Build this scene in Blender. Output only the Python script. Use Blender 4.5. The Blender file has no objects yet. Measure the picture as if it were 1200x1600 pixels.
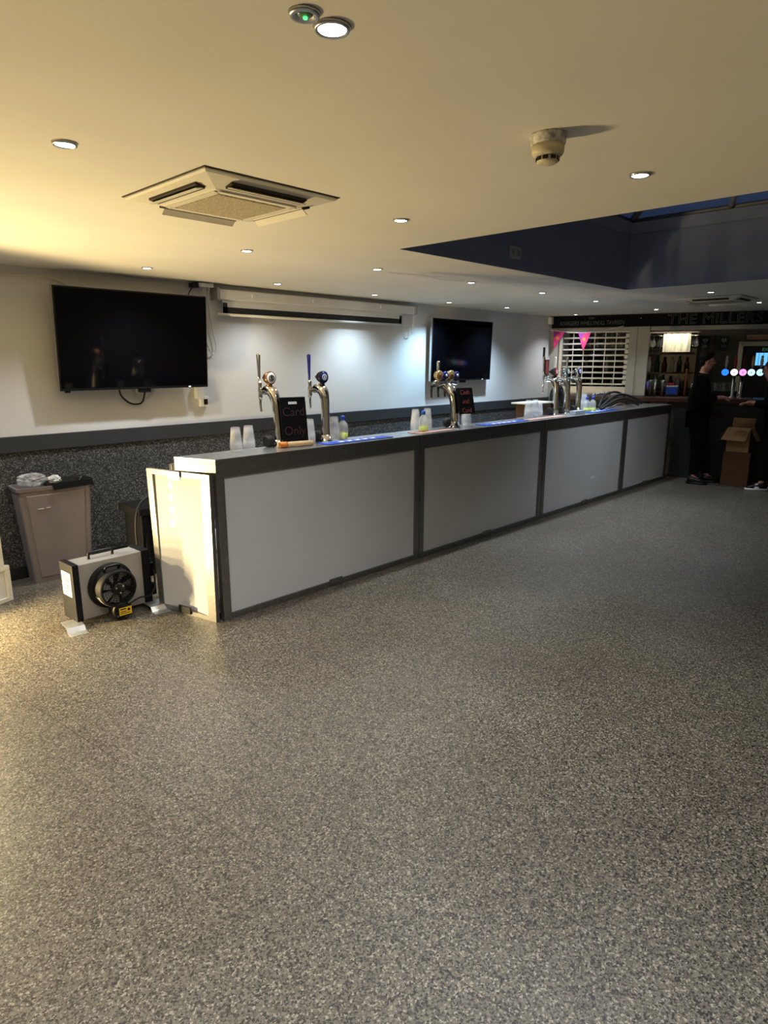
import bpy, bmesh, math, random
from mathutils import Vector, Matrix
random.seed(7)
PI = math.pi
S = bpy.context.scene
COL = S.collection

# ------------------------------------------------------------------ camera
CAM_H = 1.68
PITCH, YAW = math.radians(13.036), math.radians(43.826)
cd = bpy.data.cameras.new('camera'); cam = bpy.data.objects.new('camera', cd); COL.objects.link(cam)
Fh = Vector((math.cos(YAW), math.sin(YAW), 0)); Rv = Vector((math.sin(YAW), -math.cos(YAW), 0))
fw = Fh*math.cos(PITCH) - Vector((0, 0, math.sin(PITCH))); up = Fh*math.sin(PITCH) + Vector((0, 0, math.cos(PITCH)))
m = Matrix((Rv, up, -fw)).transposed().to_4x4(); m.translation = (0, 0, CAM_H)
cam.matrix_world = m
cd.sensor_fit = 'VERTICAL'; cd.sensor_height = 36; cd.lens = 36*1015/1600; cd.clip_start = .05
S.camera = cam

# ------------------------------------------------------------------ light and exposure
S.view_settings.view_transform = 'Standard'; S.view_settings.look = 'None'
S.view_settings.gamma = 1; S.view_settings.use_curve_mapping = False
S.view_settings.exposure = 0.4
w = bpy.data.worlds.new('dusk'); S.world = w; w.use_nodes = True
w.node_tree.nodes['Background'].inputs[0].default_value = (.058, .082, .14, 1)
w.node_tree.nodes['Background'].inputs[1].default_value = 1.0
DOWN_W = 44.0          # watts of one ceiling downlight
WARM_W = 60.0          # watts of one bulb of the warm floor lamp
COOL = (.93, .97, 1.0)
WARM = (1.0, .75, .36)

# ------------------------------------------------------------------ materials
def nt(name):
    m = bpy.data.materials.new(name); m.use_nodes = True
    return m, m.node_tree.nodes, m.node_tree.links, m.node_tree.nodes['Principled BSDF']
def mat(name, col, rough=.5, metal=0, var=.06, scale=14, bump=0, spec=.5, trans=0, alpha=1, coat=0, ior=1.45):
    m, N, L, b = nt(name)
    tc = N.new('ShaderNodeTexCoord'); no = N.new('ShaderNodeTexNoise'); no.inputs['Scale'].default_value = scale
    no.inputs['Detail'].default_value = 4
    L.new(tc.outputs['Object'], no.inputs['Vector'])
    r = N.new('ShaderNodeValToRGB'); c = Vector(col)
    r.color_ramp.elements[0].position = .3; r.color_ramp.elements[1].position = .7
    r.color_ramp.elements[0].color = (*(c*(1-var)), 1); r.color_ramp.elements[1].color = (*[min(1, x*(1+var)) for x in c], 1)
    L.new(no.outputs['Fac'], r.inputs[0]); L.new(r.outputs[0], b.inputs['Base Color'])
    b.inputs['Roughness'].default_value = rough; b.inputs['Metallic'].default_value = metal
    b.inputs['Specular IOR Level'].default_value = spec; b.inputs['IOR'].default_value = ior
    b.inputs['Transmission Weight'].default_value = trans; b.inputs['Alpha'].default_value = alpha
    b.inputs['Coat Weight'].default_value = coat
    if bump:
        bp = N.new('ShaderNodeBump'); bp.inputs['Strength'].default_value = bump; bp.inputs['Distance'].default_value = .01
        L.new(no.outputs['Fac'], bp.inputs['Height']); L.new(bp.outputs[0], b.inputs['Normal'])
    return m
def emis(name, col, s):
    m, N, L, b = nt(name); b.inputs['Base Color'].default_value = (*col, 1)
    b.inputs['Emission Color'].default_value = (*col, 1); b.inputs['Emission Strength'].default_value = s
    return m
def speckle(name, cols, scale, rough=.5, big=.1, seam=False, bump=.15):
    """chips of several colours (cols: list of (position, colour)), like resin-bound flooring"""
    m, N, L, b = nt(name)
    tc = N.new('ShaderNodeTexCoord'); vo = N.new('ShaderNodeTexVoronoi'); vo.inputs['Scale'].default_value = scale
    nz = N.new('ShaderNodeTexNoise'); nz.inputs['Scale'].default_value = scale*.9; nz.inputs['Detail'].default_value = 2
    mx = N.new('ShaderNodeMixRGB'); mx.blend_type = 'ADD'; mx.inputs[0].default_value = .012
    L.new(tc.outputs['Object'], nz.inputs['Vector']); L.new(tc.outputs['Object'], mx.inputs[1]); L.new(nz.outputs['Color'], mx.inputs[2])
    L.new(mx.outputs[0], vo.inputs['Vector'])
    sp = N.new('ShaderNodeSeparateColor'); L.new(vo.outputs['Color'], sp.inputs[0])
    r = N.new('ShaderNodeValToRGB'); r.color_ramp.interpolation = 'CONSTANT'
    e = r.color_ramp.elements
    while len(e) < len(cols): e.new(.5)
    for i, (p, c) in enumerate(cols): e[i].position = p; e[i].color = (*c, 1)
    L.new(sp.outputs[0], r.inputs[0])
    n2 = N.new('ShaderNodeTexNoise'); n2.inputs['Scale'].default_value = .9; n2.inputs['Detail'].default_value = 3
    L.new(tc.outputs['Object'], n2.inputs['Vector'])
    r2 = N.new('ShaderNodeValToRGB'); r2.color_ramp.elements[0].position = .35; r2.color_ramp.elements[1].position = .65
    r2.color_ramp.elements[0].color = (1-big, 1-big*1.15, 1-big*1.3, 1); r2.color_ramp.elements[1].color = (1, 1, 1, 1)
    L.new(n2.outputs['Fac'], r2.inputs[0])
    mu = N.new('ShaderNodeMixRGB'); mu.blend_type = 'MULTIPLY'; mu.inputs[0].default_value = 1
    L.new(r.outputs[0], mu.inputs[1]); L.new(r2.outputs[0], mu.inputs[2])
    out = mu.outputs[0]
    if seam:   # a long joint in the floor covering
        sx = N.new('ShaderNodeSeparateXYZ'); L.new(tc.outputs['Object'], sx.inputs[0])
        a = N.new('ShaderNodeMath'); a.operation = 'MULTIPLY_ADD'; a.inputs[1].default_value = seam[0]; a.inputs[2].default_value = seam[1]
        L.new(sx.outputs[1], a.inputs[0])
        d = N.new('ShaderNodeMath'); d.operation = 'SUBTRACT'; L.new(sx.outputs[0], d.inputs[0]); L.new(a.outputs[0], d.inputs[1])
        ab = N.new('ShaderNodeMath'); ab.operation = 'ABSOLUTE'; L.new(d.outputs[0], ab.inputs[0])
        lt = N.new('ShaderNodeMath'); lt.operation = 'LESS_THAN'; lt.inputs[1].default_value = .0028; L.new(ab.outputs[0], lt.inputs[0])
        m2 = N.new('ShaderNodeMixRGB'); m2.blend_type = 'MULTIPLY'; m2.inputs[2].default_value = (.5, .47, .43, 1)
        L.new(lt.outputs[0], m2.inputs[0]); L.new(out, m2.inputs[1]); out = m2.outputs[0]
    L.new(out, b.inputs['Base Color'])
    b.inputs['Roughness'].default_value = rough
    bp = N.new('ShaderNodeBump'); bp.inputs['Strength'].default_value = bump; bp.inputs['Distance'].default_value = .002
    L.new(vo.outputs['Distance'], bp.inputs['Height']); L.new(bp.outputs[0], b.inputs['Normal'])
    return m

M = {}
M['floor'] = speckle('speckled_floor', [(0, (.006, .0055, .005)), (.19, (.038, .034, .028)), (.33, (.10, .089, .069)), (.62, (.155, .140, .110)), (.90, (.33, .30, .245))], 195, .42, .22, seam=(-.1197, 1.310))
M['dado'] = speckle('speckled_dado', [(0, (.014, .014, .015)), (.38, (.045, .045, .047)), (.66, (.10, .10, .10)), (.88, (.22, .22, .21))], 150, .6, .1)
M['counter_face'] = speckle('counter_chips', [(0, (.003, .0035, .005)), (.45, (.007, .0085, .014)), (.78, (.020, .026, .042))], 110, .55, .1)
M['wall'] = mat('painted_plaster', (.66, .66, .66), .75, var=.02, scale=2.5, bump=.05)
M['ceiling'] = mat('ceiling_paint', (.72, .69, .62), .85, var=.03, scale=2.2, bump=.12)
M['well'] = mat('dusk_tinted_well_paint', (.26, .30, .44), .8, var=.04, scale=3)  # blue of the dusk skylight is mixed into this wall colour
M['blackpaint'] = mat('black_satin', (.016, .017, .018), .45, var=.1)
M['railpaint'] = mat('dark_rail_paint', (.035, .037, .04), .5, var=.06)
M['tvscreen'] = mat('tv_glass', (.002, .002, .003), .07, var=0, spec=.3)
M['blackplastic'] = mat('black_plastic', (.007, .007, .008), .40, var=.1, spec=.35)
M['mattblack'] = mat('matt_black_plastic', (.008, .008, .009), .6, spec=.2)
M['rubber'] = mat('rubber', (.01, .01, .01), .6)
M['steelframe'] = mat('brushed_frame_metal', (.24, .235, .225), .38, .85, var=.12, scale=30)
M['worktop'] = mat('brushed_worktop', (.42, .43, .44), .30, .9, var=.1, scale=22)
M['opal'] = mat('opal_panel', (.58, .585, .60), .55, var=.035, scale=1.6, spec=.15, coat=1)
M['chrome'] = mat('chrome', (.75, .74, .72), .10, 1, var=.02)
M['steel'] = mat('satin_steel', (.55, .55, .55), .28, 1, var=.05)
M['galv'] = mat('galvanised', (.52, .54, .56), .35, .8, var=.1)
M['greymetal'] = mat('grey_casing', (.36, .35, .34), .45, .2, var=.03)
M['bin'] = mat('bin_plastic', (.20, .175, .175), .5, var=.06, scale=6)
M['liner'] = mat('black_liner', (.008, .008, .008), .25, var=.1)
M['white'] = mat('white_plastic', (.72, .71, .68), .4, var=.02)
M['cream'] = mat('aged_cream_plastic', (.62, .55, .38), .45, var=.06)
M['offwhite'] = mat('off_white', (.70, .66, .55), .5, var=.04)
M['filter'] = mat('filter_mesh', (.42, .36, .24), .8, var=.4, scale=160, bump=.5)
M['dark'] = mat('dark_recess', (.05, .04, .03), .8)
M['clear'] = mat('clear_plastic', (.85, .87, .9), .12, alpha=.30, var=.01)
M['cup'] = mat('thin_cup_plastic', (.85, .87, .9), .15, alpha=.19, var=.01)
M['clearbag'] = mat('clear_bag', (.6, .6, .6), .12, alpha=.35, var=.1)
M['green'] = mat('green_liquid', (.62, .72, .02), .3, var=.05)
M['blue'] = mat('blue_plastic', (.02, .07, .45), .35)
M['bluemat'] = mat('blue_rubber_mat', (.015, .07, .42), .5, var=.15)
M['whiteink'] = mat('white_print', (.75, .78, .85), .5)
M['navy'] = mat('navy_enamel', (.02, .02, .16), .25)
M['red'] = mat('red_enamel', (.40, .015, .02), .3)
M['gold'] = mat('brass_lens', (.62, .45, .22), .25, .7)
M['copper'] = mat('copper_brown', (.42, .20, .10), .25, .9)
M['darkgreen'] = mat('dark_green', (.015, .06, .04), .3)
M['wood'] = mat('pale_wood', (.55, .38, .20), .5, var=.15, scale=20)
M['darkwood'] = mat('dark_varnished_wood', (.045, .016, .009), .4, var=.2)
M['orange'] = mat('orange_tape', (.65, .22, .03), .4)
M['chalkboard'] = mat('chalkboard', (.003, .003, .004), .7, spec=.15)
M['redchalk'] = mat('red_chalk', (.22, .04, .04), .9, var=.3, scale=60)
M['dimchalk'] = mat('faded_chalk', (.035, .012, .014), .9, var=.3, scale=60)
M['chalk'] = mat('grey_chalk', (.20, .20, .20), .9, var=.3, scale=50)
M['chalkdim'] = mat('worn_chalk', (.10, .11, .11), .9, var=.3, scale=50)
M['chalkline'] = mat('dull_chalk', (.22, .24, .24), .9, var=.3, scale=50)
M['carton'] = mat('brown_cardboard', (.27, .165, .075), .8, var=.08, scale=8)
M['cartondark'] = mat('dark_cardboard', (.085, .038, .014), .8, var=.1, scale=8)
M['yellow'] = mat('yellow_label', (.75, .48, .02), .4)
M['paper'] = mat('paper', (.62, .62, .60), .7, var=.02)
M['dimpaper'] = mat('notice_paper', (.30, .33, .38), .7, var=.02)
M['pink'] = mat('pink_print', (.60, .03, .17), .7, var=.35, scale=25)
M['placemat'] = mat('placemat', (.50, .30, .25), .5, var=.2, scale=30)
M['column'] = mat('servery_paint', (.36, .355, .33), .6, var=.04)
M['alu'] = mat('shutter_aluminium', (.50, .51, .52), .4, .6, var=.05)
M['interior'] = mat('interior_paint', (.075, .068, .055), .8, var=.05)
M['smoked'] = mat('smoked_mirror', (.16, .15, .13), .08, .9, var=.02)
M['glass'] = mat('bar_glass', (.9, .92, .9), .05, trans=.9, var=.01, ior=1.3)
M['bottleg'] = mat('green_bottle', (.012, .05, .02), .12, var=.1)
M['bottleb'] = mat('brown_bottle', (.05, .02, .007), .12, var=.1)
M['cloth'] = mat('white_cloth', (.78, .74, .62), .8, var=.08, scale=12, bump=.3)
M['skin'] = mat('skin', (.42, .20, .14), .5, var=.05)
M['clothing'] = mat('black_fabric', (.003, .003, .0035), .9, spec=.1, var=.2, scale=40)
M['hair'] = mat('dark_hair', (.008, .005, .004), .7, spec=.15, var=.3, scale=60)
M['redhair'] = mat('auburn_hair', (.08, .02, .01), .5, var=.3, scale=60)
M['shoewhite'] = mat('white_trainer', (.75, .75, .73), .5)
M['skyglass'] = mat('skylight_glass', (.25, .3, .4), .03, trans=.9, var=.01, ior=1.45)
M['lamp'] = emis('downlight_diffuser', (.9, .97, 1), 22)
M['bulb'] = emis('warm_bulb', (1, .86, .55), 110)
M['ledgreen'] = emis('green_indicator', (.05, 1, .15), 2.5)
M['ledwhite'] = emis('standby_led', (.8, .85, 1), 1.0)

# ------------------------------------------------------------------ mesh builder
class MB:
    def __init__(s): s.bm = bmesh.new(); s.mi = 0
    def _new(s, verts):
        fs = {f for v in verts for f in v.link_faces}
        for f in fs: f.material_index = s.mi
    def box(s, x0, x1, y0, y1, z0, z1, bev=0, M4=None):
        vs = [s.bm.verts.new(p) for p in ((x0,y0,z0),(x1,y0,z0),(x1,y1,z0),(x0,y1,z0),(x0,y0,z1),(x1,y0,z1),(x1,y1,z1),(x0,y1,z1))]
        fs = [s.bm.faces.new([vs[i] for i in q]) for q in ((3,2,1,0),(4,5,6,7),(0,1,5,4),(1,2,6,5),(2,3,7,6),(3,0,4,7))]
        for f in fs: f.material_index = s.mi
        if bev:
            es = {e for f in fs for e in f.edges}
            r = bmesh.ops.bevel(s.bm, geom=list(es), offset=bev, segments=2, affect='EDGES', profile=.6)
            vs = list({v for v in r['verts']} | {v for v in vs if v.is_valid})
            for f in r['faces']: f.material_index = s.mi
        if M4 is not None: bmesh.ops.transform(s.bm, matrix=M4, verts=[v for v in vs if v.is_valid])
        return s
    def loft(s, rings, closed=True, cap=True, smooth=True):
        R = [[s.bm.verts.new(p) for p in r] for r in rings]
        n = len(R[0])
        for a, b in zip(R, R[1:]):
            for i in range(n if closed else n-1):
                j = (i+1) % n
                f = s.bm.faces.new((a[i], a[j], b[j], b[i])); f.material_index = s.mi; f.smooth = smooth
        if cap and closed:
            for r, rev in ((R[0], True), (R[-1], False)):
                f = s.bm.faces.new(r[::-1] if rev else r); f.material_index = s.mi
        return s
    def lathe(s, prof, seg=20, M4=None, cap=True, c=(0,0,0)):
        """prof: list of (radius, z)"""
        rings = []
        for r, z in prof:
            r = max(r, 1e-4)
            ring = [Vector((c[0]+r*math.cos(2*PI*i/seg), c[1]+r*math.sin(2*PI*i/seg), c[2]+z)) for i in range(seg)]
            if M4 is not None: ring = [M4 @ p for p in ring]
            rings.append(ring)
        return s.loft(rings, cap=cap)
    def cyl(s, a, b, r, r2=None, seg=16):
        a, b = Vector(a), Vector(b); d = b-a
        q = d.to_track_quat('Z', 'Y').to_matrix().to_4x4(); q.translation = a
        return s.lathe([(r, 0), (r if r2 is None else r2, d.length)], seg, q)
    def tube(s, pts, r, seg=8, sub=1):
        P = [Vector(p) for p in pts]
        rr = list(r) if isinstance(r, (list, tuple)) else [r]*len(P)
        if sub > 1:
            Q, RR = [], []
            for i in range(len(P)-1):
                p0, p1, p2, p3 = P[max(i-1,0)], P[i], P[i+1], P[min(i+2,len(P)-1)]
                for k in range(sub):
                    t = k/sub
                    Q.append(.5*((2*p1)+(p2-p0)*t+(2*p0-5*p1+4*p2-p3)*t*t+(3*p1-p0-3*p2+p3)*t**3)); RR.append(rr[i]*(1-t)+rr[i+1]*t)
            Q.append(P[-1]); RR.append(rr[-1]); P, rr = Q, RR
        t0 = (P[1]-P[0]).normalized(); n = t0.orthogonal().normalized(); rings = []
        for i, p in enumerate(P):
            t = (P[min(i+1,len(P)-1)]-P[max(i-1,0)]).normalized()
            n = (n-t*n.dot(t)).normalized(); b = t.cross(n)
            rings.append([p+(n*math.cos(2*PI*k/seg)+b*math.sin(2*PI*k/seg))*rr[i] for k in range(seg)])
        return s.loft(rings)
    def ell(s, c, r, seg=16, rings=10):
        pr = [(math.sin(PI*i/rings), -math.cos(PI*i/rings)) for i in range(rings+1)]
        return s.lathe(pr, seg, Matrix.Translation(c) @ Matrix.Diagonal((*r, 1)))
    def prism(s, poly, a, b, axis='y'):
        f = {'y': lambda p, t: (p[0], t, p[1]), 'x': lambda p, t: (t, p[0], p[1]), 'z': lambda p, t: (p[0], p[1], t)}[axis]
        return s.loft([[Vector(f(p, a)) for p in poly], [Vector(f(p, b)) for p in poly]], smooth=False)
    def slab(s, q, off):
        """quad q (4 points) thickened by vector off"""
        o = Vector(off); return s.loft([[Vector(p) for p in q], [Vector(p)+o for p in q]], smooth=False)
    def build(s, name, mats, parent=None, loc=None):
        bmesh.ops.recalc_face_normals(s.bm, faces=s.bm.faces[:])
        me = bpy.data.meshes.new(name); s.bm.to_mesh(me); s.bm.free()
        for k in (mats if isinstance(mats, (list, tuple)) else [mats]): me.materials.append(M[k] if isinstance(k, str) else k)
        o = bpy.data.objects.new(name, me); COL.objects.link(o)
        if parent: o.parent = parent
        if loc: o.location = loc
        return o
def tag(o, label=None, cat=None, group=None, kind=None):
    if label: o['label'] = label
    if cat: o['category'] = cat
    if group: o['group'] = group
    if kind: o['kind'] = kind
    return o
def thing(name, label, cat, loc=(0,0,0), rz=0, group=None):
    o = bpy.data.objects.new(name, None); o.empty_display_size = .1; COL.objects.link(o)
    o.location = loc; o.rotation_euler = (0, 0, rz); return tag(o, label, cat, group)
def struct(o): o['kind'] = 'structure'; return o
def dup(o, loc, rz=None, label=None, group=None):
    c = o.copy(); COL.objects.link(c); c.location = loc
    if rz is not None: c.rotation_euler = (0, 0, rz)
    if label: c['label'] = label
    if group: c['group'] = group
    def kids(src, dst):
        for ch in list(src.children):
            k = ch.copy(); COL.objects.link(k); k.parent = dst; kids(ch, k)
    kids(o, c); return c
def text(name, body, size, m, parent, loc, rot=(PI/2,0,0), ext=.001, align='CENTER', shear=0, outline=0, squash=1):
    cu = bpy.data.curves.new(name, 'FONT'); cu.body = body; cu.size = size; cu.extrude = ext; cu.align_x = align; cu.align_y = 'CENTER'; cu.shear = shear
    if outline: cu.fill_mode = 'NONE'; cu.bevel_depth = outline; cu.bevel_resolution = 0; cu.resolution_u = 4; cu.extrude = 0; cu.space_character = 1.06
    t = bpy.data.objects.new('tmp', cu); COL.objects.link(t)
    dg = bpy.context.evaluated_depsgraph_get(); me = bpy.data.meshes.new_from_object(t.evaluated_get(dg))
    bpy.data.objects.remove(t); me.materials.clear(); me.materials.append(M[m])
    o = bpy.data.objects.new(name, me); COL.objects.link(o); o.parent = parent; o.location = loc; o.rotation_euler = rot; o.scale = (squash, 1, 1)
    return o

# frame of the servery wall: u along it, v into it
P0 = Vector((9.549, 5.493, 0)); RZ = math.atan2(-.948, .317)
DU = Vector((math.cos(RZ), math.sin(RZ), 0)); DV = Vector((-math.sin(RZ), math.cos(RZ), 0))
def UV(u, v, z=0): return P0 + DU*u + DV*v + Vector((0, 0, z))
MS = Matrix.Translation(P0) @ Matrix.Rotation(RZ, 4, 'Z')

# ------------------------------------------------------------------ the room
HC, W = 2.372, 5.493
XS, YS = -3.2, -4.2            # near walls behind the camera
m = MB(); m.loft([[Vector((XS-.2,YS-.2,z)), Vector((15.5,YS-.2,z)), Vector((15.5,W+.2,z)), Vector((XS-.2,W+.2,z))] for z in (-.1, 0)], smooth=False)
struct(m.build('floor', 'floor'))
SX0, SX1, SY0, SY1 = 3.22, 6.54, -1.2, 2.96     # skylight opening
m = MB()
for a in ((XS-.2, SX0, YS-.2, W+.2), (SX1, 14.5, YS-.2, W+.2), (SX0, SX1, SY1, W+.2), (SX0, SX1, YS-.2, SY0)):
    m.box(*a, HC, HC+.12)
struct(m.build('ceiling', 'ceiling'))
m = MB(); m.box(XS-.2, P0.x+.6, W, W+.15, 0, HC); struct(m.build('wall_left', 'wall'))
m = MB(); m.box(XS-.15, XS, YS, W, 0, HC); struct(m.build('wall_near', 'wall'))
m = MB(); m.box(XS, 14.5, YS-.15, YS, 0, HC); struct(m.build('wall_right', 'wall'))
m = MB(); m.box(XS, P0.x+.1, W-.012, W, .1, 1.0); struct(m.build('trim_1', 'dado'))
m = MB(); m.box(XS, P0.x, W-.03, W, 1.0, 1.122, .004); struct(m.build('trim_2', 'railpaint'))
m = MB(); m.box(XS, P0.x, W-.025, W, 0, .1, .004); struct(m.build('baseboard_left', 'blackpaint'))

# skylight well
ZL = 2.875
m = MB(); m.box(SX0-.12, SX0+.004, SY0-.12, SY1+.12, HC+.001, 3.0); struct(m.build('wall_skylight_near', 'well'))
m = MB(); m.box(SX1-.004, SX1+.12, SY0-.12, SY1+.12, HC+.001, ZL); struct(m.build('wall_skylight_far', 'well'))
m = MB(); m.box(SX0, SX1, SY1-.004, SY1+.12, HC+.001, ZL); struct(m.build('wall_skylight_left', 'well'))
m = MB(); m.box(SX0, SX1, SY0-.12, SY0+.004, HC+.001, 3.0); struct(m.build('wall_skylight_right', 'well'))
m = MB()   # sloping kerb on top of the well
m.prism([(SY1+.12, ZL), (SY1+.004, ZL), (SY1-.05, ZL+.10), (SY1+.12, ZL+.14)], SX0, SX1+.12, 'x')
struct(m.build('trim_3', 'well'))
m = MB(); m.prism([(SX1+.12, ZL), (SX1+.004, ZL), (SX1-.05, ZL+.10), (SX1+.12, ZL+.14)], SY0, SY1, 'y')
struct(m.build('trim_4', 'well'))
ap0, ap1 = Vector(((SX0+SX1)/2, SY0+1.6, 3.75)), Vector(((SX0+SX1)/2, SY1-1.6, 3.75))
zb = ZL+.12
cn = [Vector((SX0, SY0, zb)), Vector((SX1, SY0, zb)), Vector((SX1, SY1, zb)), Vector((SX0, SY1, zb))]
wnd = thing('window_1', None, None); struct(wnd)
m = MB()
def pane(pts):
    n = (Vector(pts[1])-Vector(pts[0])).cross(Vector(pts[2])-Vector(pts[0])).normalized()*.008
    m.loft([[Vector(p) for p in pts], [Vector(p)+n for p in pts]], smooth=False)
pane([cn[0], cn[1], ap0]); pane([cn[1], cn[2], ap1, ap0]); pane([cn[2], cn[3], ap1]); pane([cn[3], cn[0], ap0, ap1])
m.build('pane', 'skyglass', wnd)
m = MB()
for a, b in ((cn[0], ap0), (cn[1], ap0), (cn[2], ap1), (cn[3], ap1), (ap0, ap1)): m.tube([a, b], .035, 4)
for yy in (2.06, 1.15, .25):
    m.tube([(SX1, yy, zb), ((SX0+SX1)/2, yy if ap0.y < yy < ap1.y else min(max(yy, ap0.y), ap1.y), 3.75)], .03, 4)
    m.tube([(SX0, yy, zb), ((SX0+SX1)/2, min(max(yy, ap0.y), ap1.y), 3.75)], .03, 4)
for a, b in zip(cn, cn[1:]+cn[:1]): m.tube([a, b], .035, 4)
m.build('window_frame', 'column', wnd)

# servery wall around the openings
m = MB(); m.box(-.3, .14, 0, .15, 0, HC, M4=MS); m.box(.14, .19, 0, .15, 1.17, HC, M4=MS); struct(m.build('wall_servery_left', 'column'))
m = MB(); m.box(.19, 6.5, 0, .15, 2.215, HC, M4=MS); struct(m.build('wall_servery_top', 'column'))
m = MB(); m.box(1.19, 1.47, -.06, .12, 1.17, 2.19, .005, MS); m.box(1.185, 1.30, -.075, -.05, 1.17, 2.19, .003, MS)
struct(m.build('trim_5', 'column'))
m = MB(); m.box(.0, 6.5, -.03, .16, 2.13, 2.215, .003, MS); struct(m.build('trim_6', 'column'))
# interior behind the counter
IV = 1.75
m = MB(); m.box(-.3, 2.80, IV, IV+.1, 0, HC, M4=MS); m.box(3.67, 6.5, IV, IV+.1, 0, HC, M4=MS); m.box(2.80, 3.67, IV, IV+.1, 1.94, HC, M4=MS)
struct(m.build('wall_bar_back', 'interior'))
m = MB(); m.box(-.35, -.25, -.05, IV+.1, 0, HC, M4=MS); struct(m.build('wall_bar_left', 'interior'))
m = MB(); m.box(6.5, 6.6, -.4, IV+.1, 0, HC, M4=MS); struct(m.build('wall_bar_right', 'interior'))
m = MB()
m.box(2.74, 2.81, IV-.03, IV+.1, 0, 1.99, .004, MS); m.box(3.66, 3.73, IV-.03, IV+.1, 0, 1.99, .004, MS); m.box(2.74, 3.73, IV-.03, IV+.1, 1.93, 2.0, .004, MS)
struct(m.build('trim_7', 'offwhite'))
door = thing('door_1', None, None, UV(2.81, IV+.03), RZ); struct(door)
m = MB(); m.box(0, .85, 0, .045, 0, 1.93, .004); m.build('door_leaf', 'blackpaint', door)
m = MB(); m.box(.20, .50, -.006, 0, 1.62, 1.82); m.build('window_pane', emis('lit_window', (.12, .42, .85), 1.1), door)
m = MB()
for k in range(4): m.box(.24+k*.065, .246+k*.065, -.012, -.006, 1.62, 1.82)
m.build('glazing_bar', mat('dull_blue', (.03, .1, .25), .5), door)
m = MB(); m.box(.20, .50, -.016, 0, 1.835, 1.905, .003); pl = m.build('exit_plate', 'blackpaint', door)
M['ledgreen_dim'] = emis('dim_green', (.2, .7, .35), .10)
text('lettering', 'EXIT', .07, 'ledgreen_dim', door, (.35, -.018, 1.87))

# ------------------------------------------------------------------ counter of the servery
cn_ = thing('bar_counter', 'long fixed bar counter with dark wood top in front of the shutter', 'counter', UV(0, 0), RZ)
m = MB(); m.box(.14, 6.4, -.30, .06, 0, 1.10); m.build('front', 'counter_face', cn_)
m = MB(); m.box(.14, 6.4, -.34, .30, 1.10, 1.165, .008); m.build('top', 'darkwood', cn_)
m = MB(); m.box(.14, 6.4, -.31, -.29, 0, .07); m.build('kickboard', 'blackpaint', cn_)
def notice(u, z, ww, hh, label, mt='dimpaper'):
    m = MB(); m.box(u, u+ww, -.303, -.3005, z, z+hh, M4=MS); return tag(m.build('paper_notice', mt), label, 'notice')
notice(1.57, 1.04, .23, .055, 'pale strip notice on the counter front behind the last bar unit')
m = MB(); m.box(2.09, 2.36, -.36, -.302, 1.0, 1.09, .01, MS); m.box(2.12, 2.30, -.345, -.302, .78, 1.0, .01, MS)
tag(m.build('bar_towel', mat('grey_towel', (.06, .06, .07), .9, scale=30)), 'grey towel draped on the counter front beside the man in black', 'towel')

# roller shutter
sh = thing('roller_shutter', 'closed open-weave metal roller shutter left of the white column', 'shutter', UV(0, 0), RZ)
m = MB()
for k in range(11): m.box(.19, 1.15, .02, .04, 1.325+k*.0875, 1.350+k*.0875, .004)
for k in range(10):
    for j in range(7): m.box(.19+j*.16, .202+j*.16, .024, .036, 1.34+k*.0875, 1.43+k*.0875)
m.build('lattice', 'alu', sh)
m = MB(); m.box(.19, 1.2, .0, .06, 1.165, 1.30, .006); m.box(.5, .56, -.012, .0, 1.19, 1.235); b_ = m.build('bottom_rail', 'alu', sh)
m = MB(); m.box(.15, .20, -.03, .06, 1.165, 2.14, .004); m.build('guide', 'alu', sh)
m = MB()
for k in range(11): m.box(1.13, 1.195, -.02, .05, 1.33+k*.078, 1.395+k*.078, .012)
m.build('guide', 'alu', sh)

# fascia sign
fs = thing('fascia_sign', 'long black chalkboard fascia lettered above the servery', 'sign', UV(0, -.06), RZ)
m = MB(); m.box(.02, 6.3, 0, .03, 2.19, 2.365, .003); fb = m.build('board', 'chalkboard', fs)
text('lettering', 'THE MILLERS B', .20, 'chalkline', fs, (1.70, -.002, 2.275), align='LEFT', squash=1.02, outline=.0022)
text('lettering', 'KEARGERS WHILLYNULL TAVREEN', .085, 'chalkdim', fs, (.62, -.002, 2.255), rot=(PI/2, -.0, 0), shear=.2, squash=.72)
text('lettering', 'GIN', .05, 'chalkdim', fs, (.62, -.002, 2.325))
m = MB(); m.ell((1.33, -.004, 2.31), (.006, .004, .006), 8, 6); m.build('screw', 'paper', fs)

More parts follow.
